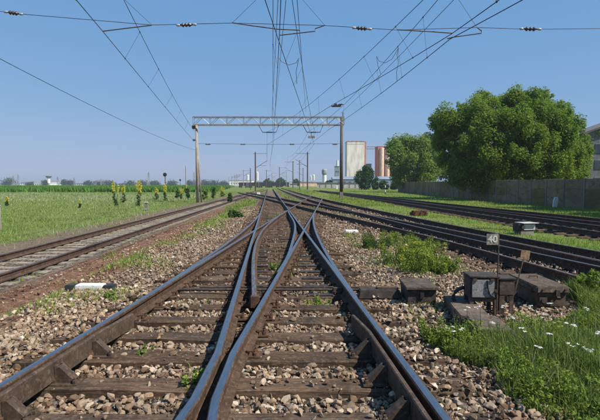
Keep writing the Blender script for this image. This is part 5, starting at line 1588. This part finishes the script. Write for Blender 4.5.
mast(303, 168, 189, 205, -1, 'far mast between the two thin right-hand masts')
mast(232, 176, 189, 270, 1, 'tiny far mast above the left part of the white warehouse', 'pole_concrete')
mast(247, 173, 189, 240, 1, 'far thin mast above the left storage tank', 'pole_concrete', False)
mast(186, 166, 193, 150, 1, 'thin distant mast just left of the left gantry pole', 'pole_concrete', False, 0.14)
mast(229, 177, 189, 300, 1, 'farthest tiny mast at the left end of the white warehouse', 'pole_concrete', False)

# ------------------------------------------------------------------ far buildings
def blockb(name, label, u0, u1, vt, Yd, depth, mat, roof=None, cat_='building', vb=None, parts=()):
    a, b = P(u0, vt, Yd), P(u1, vt, Yd)
    zz = float(zground((a[0] + b[0]) / 2, Yd)) - 0.1
    H = a[2] - zz; W = b[0] - a[0]
    t = empty(name, ((a[0] + b[0]) / 2, Yd, zz), 0, label, cat_)
    rk = roof or 'flat'
    rh = {'flat': 0, 'gable': 0.28 * H}[rk if rk in ('flat', 'gable') else 'flat']
    mb = MB(); mb.box((0, depth / 2, (H - rh) / 2), (W, depth, H - rh)); mb.build('wall', M[mat], t)
    if rk == 'gable':
        w2, e = W / 2 + 0.4, 0.4
        vs = [(-w2, -e, H - rh + 0.02), (w2, -e, H - rh + 0.02), (w2, depth + e, H - rh + 0.02), (-w2, depth + e, H - rh + 0.02), (-w2, depth / 2, H), (w2, depth / 2, H)]
        mb = MB(); mb.add(vs, [(0, 1, 5, 4), (2, 3, 4, 5), (0, 4, 3), (1, 2, 5), (0, 3, 2, 1)]); mb.build('roof', M['roof_dark'], t)
    else:
        mb = MB(); mb.box((0, depth / 2, H + 0.15), (W + 0.5, depth + 0.5, 0.3)); mb.build('roof', M['roof_dark' if roof is None else roof], t)
    return t, W, H, depth
def win_row(t, W, y, z, n, ww, wh, span=0.9):
    for i in range(n):
        x = -W * span / 2 + W * span * (i + 0.5) / n
        mb = MB(); mb.box((x, y, z), (ww, 0.1, wh)); mb.build('window', M['pane'], t)

# cream silo with red edge, red silo, bridge
t, W, H, Dp = blockb('grain_silo', 'tall cream grain silo block with a red parapet', 347, 364.5, 141.5, 400, 16, 'silo_cream', 'silo_red', 'silo')
mb = MB(); mb.box((W / 2 + 0.75, 8, H * 0.5), (1.5, 15.4, H * 1.005)); mb.build('red_edge', M['silo_red'], t)
mb = MB(); mb.box((0, -0.08, H * 0.955), (W, 0.2, 0.5)); mb.build('cornice', M['silo_cream'], t)
for i in range(4):
    mb = MB(); mb.box((-W / 2 + W * (i + 0.5) / 4, 8, H + 0.9), (1.2, 1.2, 1.4)); mb.build('roof_vent', M['silo_red'], t)
t, W, H, Dp = blockb('grain_silo', 'red and salmon ribbed grain silo behind the trees', 378, 402, 146.5, 405, 16, 'silo_red', 'silo_red', 'silo')
for i, f in enumerate((0.16, 0.40, 0.64, 0.88)):
    mb = MB(); mb.lathe([(1.9, 0.2), (1.9, H - 1.2)], (-W / 2 + W * f, -0.2, 0), 16); mb.build('bin', M['silo_pale'], t, smooth=False)
a, b = P(366.6, 148.5, 408), P(378, 148.5, 408)
t = empty('conveyor_bridge', tuple(a), 0, 'thin conveyor bridge between the two silos', 'bridge')
mb = MB(); mb.box(((b[0] - a[0]) / 2, 0, -0.3), (b[0] - a[0], 2.2, 0.4)); mb.build('deck', M['shed_grey'], t)
mb = MB()
mb.box(((b[0] - a[0]) / 2, 0, 1.5), (b[0] - a[0], 2.4, 0.3)); mb.build('roof', M['shed_grey'], t)
for i in range(5):
    mb = MB(); mb.box(((b[0] - a[0]) * (i + 0.5) / 5, -1.0, 0.6), (0.15, 0.15, 1.6)); mb.build('post', M['shed_grey'], t)
t, W, H, Dp = blockb('elevator_tower', 'dark narrow elevator tower right of the cream silo', 366.5, 371.5, 164, 385, 4, 'wagon', None, 'tower')
t, W, H, Dp = blockb('long_shed', 'long blue-grey shed in front of the silos', 333, 404, 176.3, 330, 14, 'shed_blue', 'gable')
win_row(t, W, -0.03, H * 0.42, 12, 2.0, 1.0)
for o in t.children:
    if o.name.startswith('roof'): o.data.materials[0] = M['shed_blue']
t, W, H, Dp = blockb('tower', 'narrow grey tower left of the right gantry pole, with a pale chimney on top', 335, 339.5, 166.5, 345, 4, 'grey_green', None, 'tower')
mb = MB(); mb.lathe([(0.9, 0), (0.8, 4.2)], (0.3, 2, H + 0.3), 12); mb.build('chimney', M['plaster'], t)
win_row(t, W, -0.03, H * 0.75, 2, 0.7, 0.9)
p_ = P(324.5, 169, 380)
t = empty('water_tower', (p_[0], 380, float(zground(p_[0], 380))), 0, 'white round tower with a wider grey-green top', 'tower')
H = p_[2] - float(zground(p_[0], 380))
mb = MB(); mb.lathe([(1.7, 0), (1.6, H * 0.68)], (0, 0, 0), 18); mb.build('shaft', M['plaster'], t)
mb = MB(); mb.lathe([(1.7, H * 0.66), (2.15, H * 0.74), (2.15, H * 0.93), (1.5, H), (0.1, H * 1.01)], (0, 0, 0), 18); mb.build('tank', M['grey_green'], t)
for u, vt, w, Yd, lab in ((310.8, 175.3, 1.7, 620, 'left one of two slim white storage tanks right of the mast'), (313.8, 174.5, 2.0, 620, 'right one of two slim white storage tanks right of the mast'),
                          (247.8, 174.5, 2.4, 640, 'white storage tank left of the nearest left mast'), (257.4, 171.5, 2.2, 640, 'taller white storage tank right of the nearest left mast')):
    p_ = P(u, vt, Yd); zz = float(zground(p_[0], Yd)); H = p_[2] - zz; rr = w * Yd / 470 / 2
    t = empty('storage_tank', (p_[0], Yd, zz), 0, lab, 'tank', 'white storage tanks')
    mb = MB(); mb.lathe([(rr, 0), (rr, H * 0.88)], (0, 0, 0), 18); mb.build('shell', M['plaster'], t)
    mb = MB(); mb.lathe([(rr, H * 0.88), (rr * 0.8, H * 0.96), (rr * 0.1, H)], (0, 0, 0), 18); mb.build('dome', M['plaster'], t)
t, W, H, Dp = blockb('warehouse', 'low white warehouse at the left of the yard skyline', 229.5, 252, 180.6, 520, 20, 'plaster', 'shed_blue')
win_row(t, W, -0.03, H * 0.5, 9, 1.2, 0.8)
t, W, H, Dp = blockb('long_shed', 'very long pale shed with a blue-grey roof behind the wagons', 252.5, 322, 180.2, 560, 30, 'plaster', 'gable')
for o in t.children:
    if o.name.startswith('roof'): o.data.materials[0] = M['shed_blue']
win_row(t, W, -0.03, H * 0.4, 16, 1.6, 0.9)
t, W, H, Dp = blockb('block_hut', 'pale concrete hut at the right end of the wagons', 289.8, 297, 184, 262, 3, 'block_grey', 'wall_post')
t, W, H, Dp = blockb('yard_wall', 'long low pale wall left of the right gantry pole', 317, 364.5, 183.2, 210, 0.4, 'block_grey', 'wall_post', 'wall')
for i in range(8):
    mb = MB(); mb.box((-W / 2 + W * (i + 0.5) / 8, -0.06, H / 2), (0.3, 0.14, H)); mb.build('pier', M['wall_post'], t)
t, W, H, Dp = blockb('red_shed', 'low reddish shed behind the yard wall', 300, 318, 182.6, 330, 6, 'silo_pale', 'silo_red')
# wagons
for i in range(5):
    ua = 239 + i * 10.1
    a, b = P(ua, 182.4, 268), P(ua + 9.5, 182.4, 268)
    zz = float(zground(a[0], 268)); L = b[0] - a[0]
    t = empty('goods_wagon', ((a[0] + b[0]) / 2, 268, zz), 0, ['leftmost dark goods wagon of the row', 'second dark goods wagon from the left', 'middle dark goods wagon of the row', 'second dark goods wagon from the right', 'rightmost dark goods wagon next to the pale hut'][i], 'wagon', 'goods wagons in a row')
    top = a[2] - zz
    mb = MB(); mb.box((0, 0, 0.95 + (top - 0.95) / 2), (L, 2.6, top - 0.95)); mb.build('body', M['wagon'], t)
    for j in range(6):
        mb = MB(); mb.box((-L / 2 + L * (j + 0.5) / 6, -1.34, 0.95 + (top - 0.95) / 2), (0.14, 0.10, top - 1.0)); mb.build('rib', M['wagon'], t)
    for sx in (-1, 1):
        mb = MB(); mb.box((sx * L * 0.34, 0, 0.7), (1.5, 2.0, 0.4)); mb.build('bogie', M['black_paint'], t)
        for dx in (-0.55, 0.55):
            mb = MB(); mb.lathe([(0.42, -0.06), (0.42, 0.06)], (sx * L * 0.34 + dx, -0.75, 0.42), 14, axis='y'); mb.build('wheel', M['black_paint'], t)
# grey building behind the huge tree
t = empty('grey_building', (56, 82, float(zground(56, 82))), R(-9), 'grey gabled building at the right edge behind the huge tree', 'building')
bw, bd, be, br = 22, 14, 9.2, 13.2
mb = MB(); mb.add([(-bw / 2, -bd / 2, 0), (bw / 2, -bd / 2, 0), (bw / 2, bd / 2, 0), (-bw / 2, bd / 2, 0), (-bw / 2, -bd / 2, be), (bw / 2, -bd / 2, be), (bw / 2, bd / 2, be), (-bw / 2, bd / 2, be), (0, -bd / 2, br), (0, bd / 2, br)],
                  [(0, 1, 5, 8, 4), (2, 3, 7, 9, 6), (1, 2, 6, 5), (3, 0, 4, 7)])
mb.build('wall', M['building_grey'], t)
mb = MB()
for s_ in (-1, 1):
    e = (s_ * (bw / 2 + 0.8), be - 0.3)
    vs = [(e[0], -bd / 2 - 0.7, e[1]), (0, -bd / 2 - 0.7, br), (0, bd / 2 + 0.7, br), (e[0], bd / 2 + 0.7, e[1])]
    vs += [(a_, b_, c_ + 0.3) for a_, b_, c_ in vs]
    mb.add(vs, [(0, 1, 2, 3), (4, 5, 6, 7), (0, 1, 5, 4), (1, 2, 6, 5), (2, 3, 7, 6), (3, 0, 4, 7)])
mb.build('roof', M['roof_dark'], t)
for zc in (2.2, 5.0, 7.6):
    for i in range(8):
        xx = -bw / 2 + 1.6 + i * 2.7
        f = MB(); f.box((xx, -bd / 2 - 0.02, zc), (1.3, 0.12, 1.5)); fo = f.build('window', M['shed_grey'], t)
        f = MB(); f.box((xx, -bd / 2 - 0.06, zc), (1.1, 0.10, 1.3)); f.build('pane', M['pane'], fo)
# left skyline, a kilometre away
YL = 760
def far(name, label, u0, u1, vt, mat, roof, depth=25, dY=0, cat_='building'):
    return blockb(name, label, u0, u1, vt, YL + dY, depth, mat, roof, cat_)
for u0, u1, vt, mat, roof, lab in ((20, 31, 181.7, 'plaster', 'gable', 'long white far building left of the control tower'), (31.5, 42, 182.2, 'plaster', 'silo_pale', 'flat pinkish-roofed far building beside the control tower'), (34, 50, 183.3, 'plaster', 'plaster', 'low white far annex in front of the control tower'),
                                    (51, 60, 181.5, 'plaster', 'shed_grey', 'white far building right of the control tower'), (0, 12, 182.5, 'shed_blue', 'plaster', 'low bluish far building at the left edge'), (74, 85, 183, 'plaster', 'gable', 'low bright white far shed between two groves'),
                                    (93, 106, 180, 'shed_grey', 'gable', 'grey far hangar with a gabled roof'), (62, 66, 182.8, 'plaster', 'plaster', 'small white far house by the grove'), (118, 126, 183, 'shed_grey', 'gable', 'low grey far shed right of the hangar')):
    t, W, H, Dp = far('far_building', lab, u0, u1, vt, mat, roof, dY=-30 if 'annex' in lab else 0)
    win_row(t, W, -0.03, H * 0.4, max(3, int(W / 3.5)), 1.6, 1.2)
p_ = P(48.6, 175.8, YL - 10); zz = float(zground(p_[0], YL))
t = empty('control_tower', (p_[0], YL - 10, zz), 0, 'white far control tower with a dark flared cab', 'tower')
H = p_[2] - zz
mb = MB(); mb.lathe([(2.4, 0), (2.1, H * 0.74)], (0, 0, 0), 14); mb.build('shaft', M['plaster'], t)
mb = MB(); mb.lathe([(2.2, H * 0.74), (4.2, H * 0.86), (4.4, H * 0.95)], (0, 0, 0), 14); mb.build('cab', M['pane'], t)
mb = MB(); mb.lathe([(4.9, H * 0.95), (4.7, H * 0.985), (1.0, H)], (0, 0, 0), 14); mb.build('roof', M['roof_dark'], t)
FT = [(10, 178.6, 10, 'broad far grove at the left edge of the skyline'), (44.5, 180.3, 5, 'far tree just left of the control tower'), (66, 180, 8, 'far grove right of the white far buildings'), (71, 181, 6, 'far tree at the right end of the grove'), (88, 181.5, 7, 'far trees left of the grey hangar'),
      (110, 182, 8, 'far trees right of the grey hangar'), (130, 182, 9, 'far trees midway along the left skyline'), (143, 181.5, 9, 'far trees behind the tallest yellow plants'), (155, 182, 8, 'far trees left of the signal mast'), (172, 181.8, 9, 'far trees right of the signal mast'), (192, 181.5, 9, 'far trees behind the left gantry pole'),
      (205, 181, 8, 'far trees just right of the left gantry pole'), (214, 181.5, 8, 'far trees second right of the left gantry pole'), (223, 182, 8, 'far trees left of the white warehouse'), (30, 182.5, 6, 'far tree before the long white building'), (101, 182.5, 5, 'far bush in front of the hangar')]
for i, (u, vt, w, lab) in enumerate(FT):
    shrub('far_tree', u, vt + 0.4, 188, w * 1.7, lab, 'far_tree', n=900, leaf=0.9, seed=60 + i, Yfix=YL - 40, cat_='tree', lobes=12)
# lattice pylons on the skyline
def pylon(u, vt, Yd, label):
    p_ = P(u, vt, Yd); zz = float(zground(p_[0], Yd)); H = p_[2] - zz; w = H * 0.075
    t = empty('lattice_pylon', (p_[0], Yd, zz), 0, label, 'pylon', 'pylons on the left skyline')
    for sx in (-1, 1):
        for sy in (-1, 1):
            mb = MB(); mb.tube([(sx * w, sy * w, 0), (sx * w * 0.25, sy * w * 0.25, H)], 0.16, 5); mb.build('leg', M['shed_grey'], t)
    for f in (0.15, 0.35, 0.55, 0.75):
        k1 = w * (1 - 0.75 * f); k2 = w * (1 - 0.75 * (f + 0.18))
        mb = MB(); mb.tube([(-k1, -k1, H * f), (k2, -k2, H * (f + 0.18))], 0.10, 4); mb.tube([(k1, -k1, H * f), (-k2, -k2, H * (f + 0.18))], 0.10, 4); mb.build('brace', M['shed_grey'], t)
    for f in (0.72, 0.86):
        mb = MB(); mb.tube([(-H * 0.13, 0, H * f), (H * 0.13, 0, H * f)], 0.14, 5); mb.build('crossarm', M['shed_grey'], t)
for u, vt, lab in ((148.5, 172, 'lattice pylon behind the tallest yellow plants'), (101, 178.5, 'small lattice pylon above the hangar'), (57.5, 176.5, 'lattice pylon right of the control tower'), (13, 175.5, 'lattice pylon above the left grove'), (18, 174.5, 'lattice pylon just right of the left grove'), (74, 177.5, 'small lattice pylon by the grove right of the tower'), (194, 172, 'lattice pylon close to the left gantry pole')):
    pylon(u, vt, 640, lab)

# ------------------------------------------------------------------ haze
mb = MB(); mb.box((0, 2500, 24.5), (8800, 5600, 53))
hz = mb.mesh('haze', [])
hm = bpy.data.materials.new('haze_air'); hm.use_nodes = True
nt = hm.node_tree; nt.nodes.clear()
out = nt.nodes.new('ShaderNodeOutputMaterial'); pv = nt.nodes.new('ShaderNodeVolumePrincipled')
pv.inputs['Color'].default_value = (0.52, 0.60, 0.73, 1)
pv.inputs['Density'].default_value = 0.00035
pv.inputs['Anisotropy'].default_value = 0.0
nt.links.new(pv.outputs[0], out.inputs['Volume'])
hz.materials.append(hm)
tag(link('haze', hz), kind='stuff')
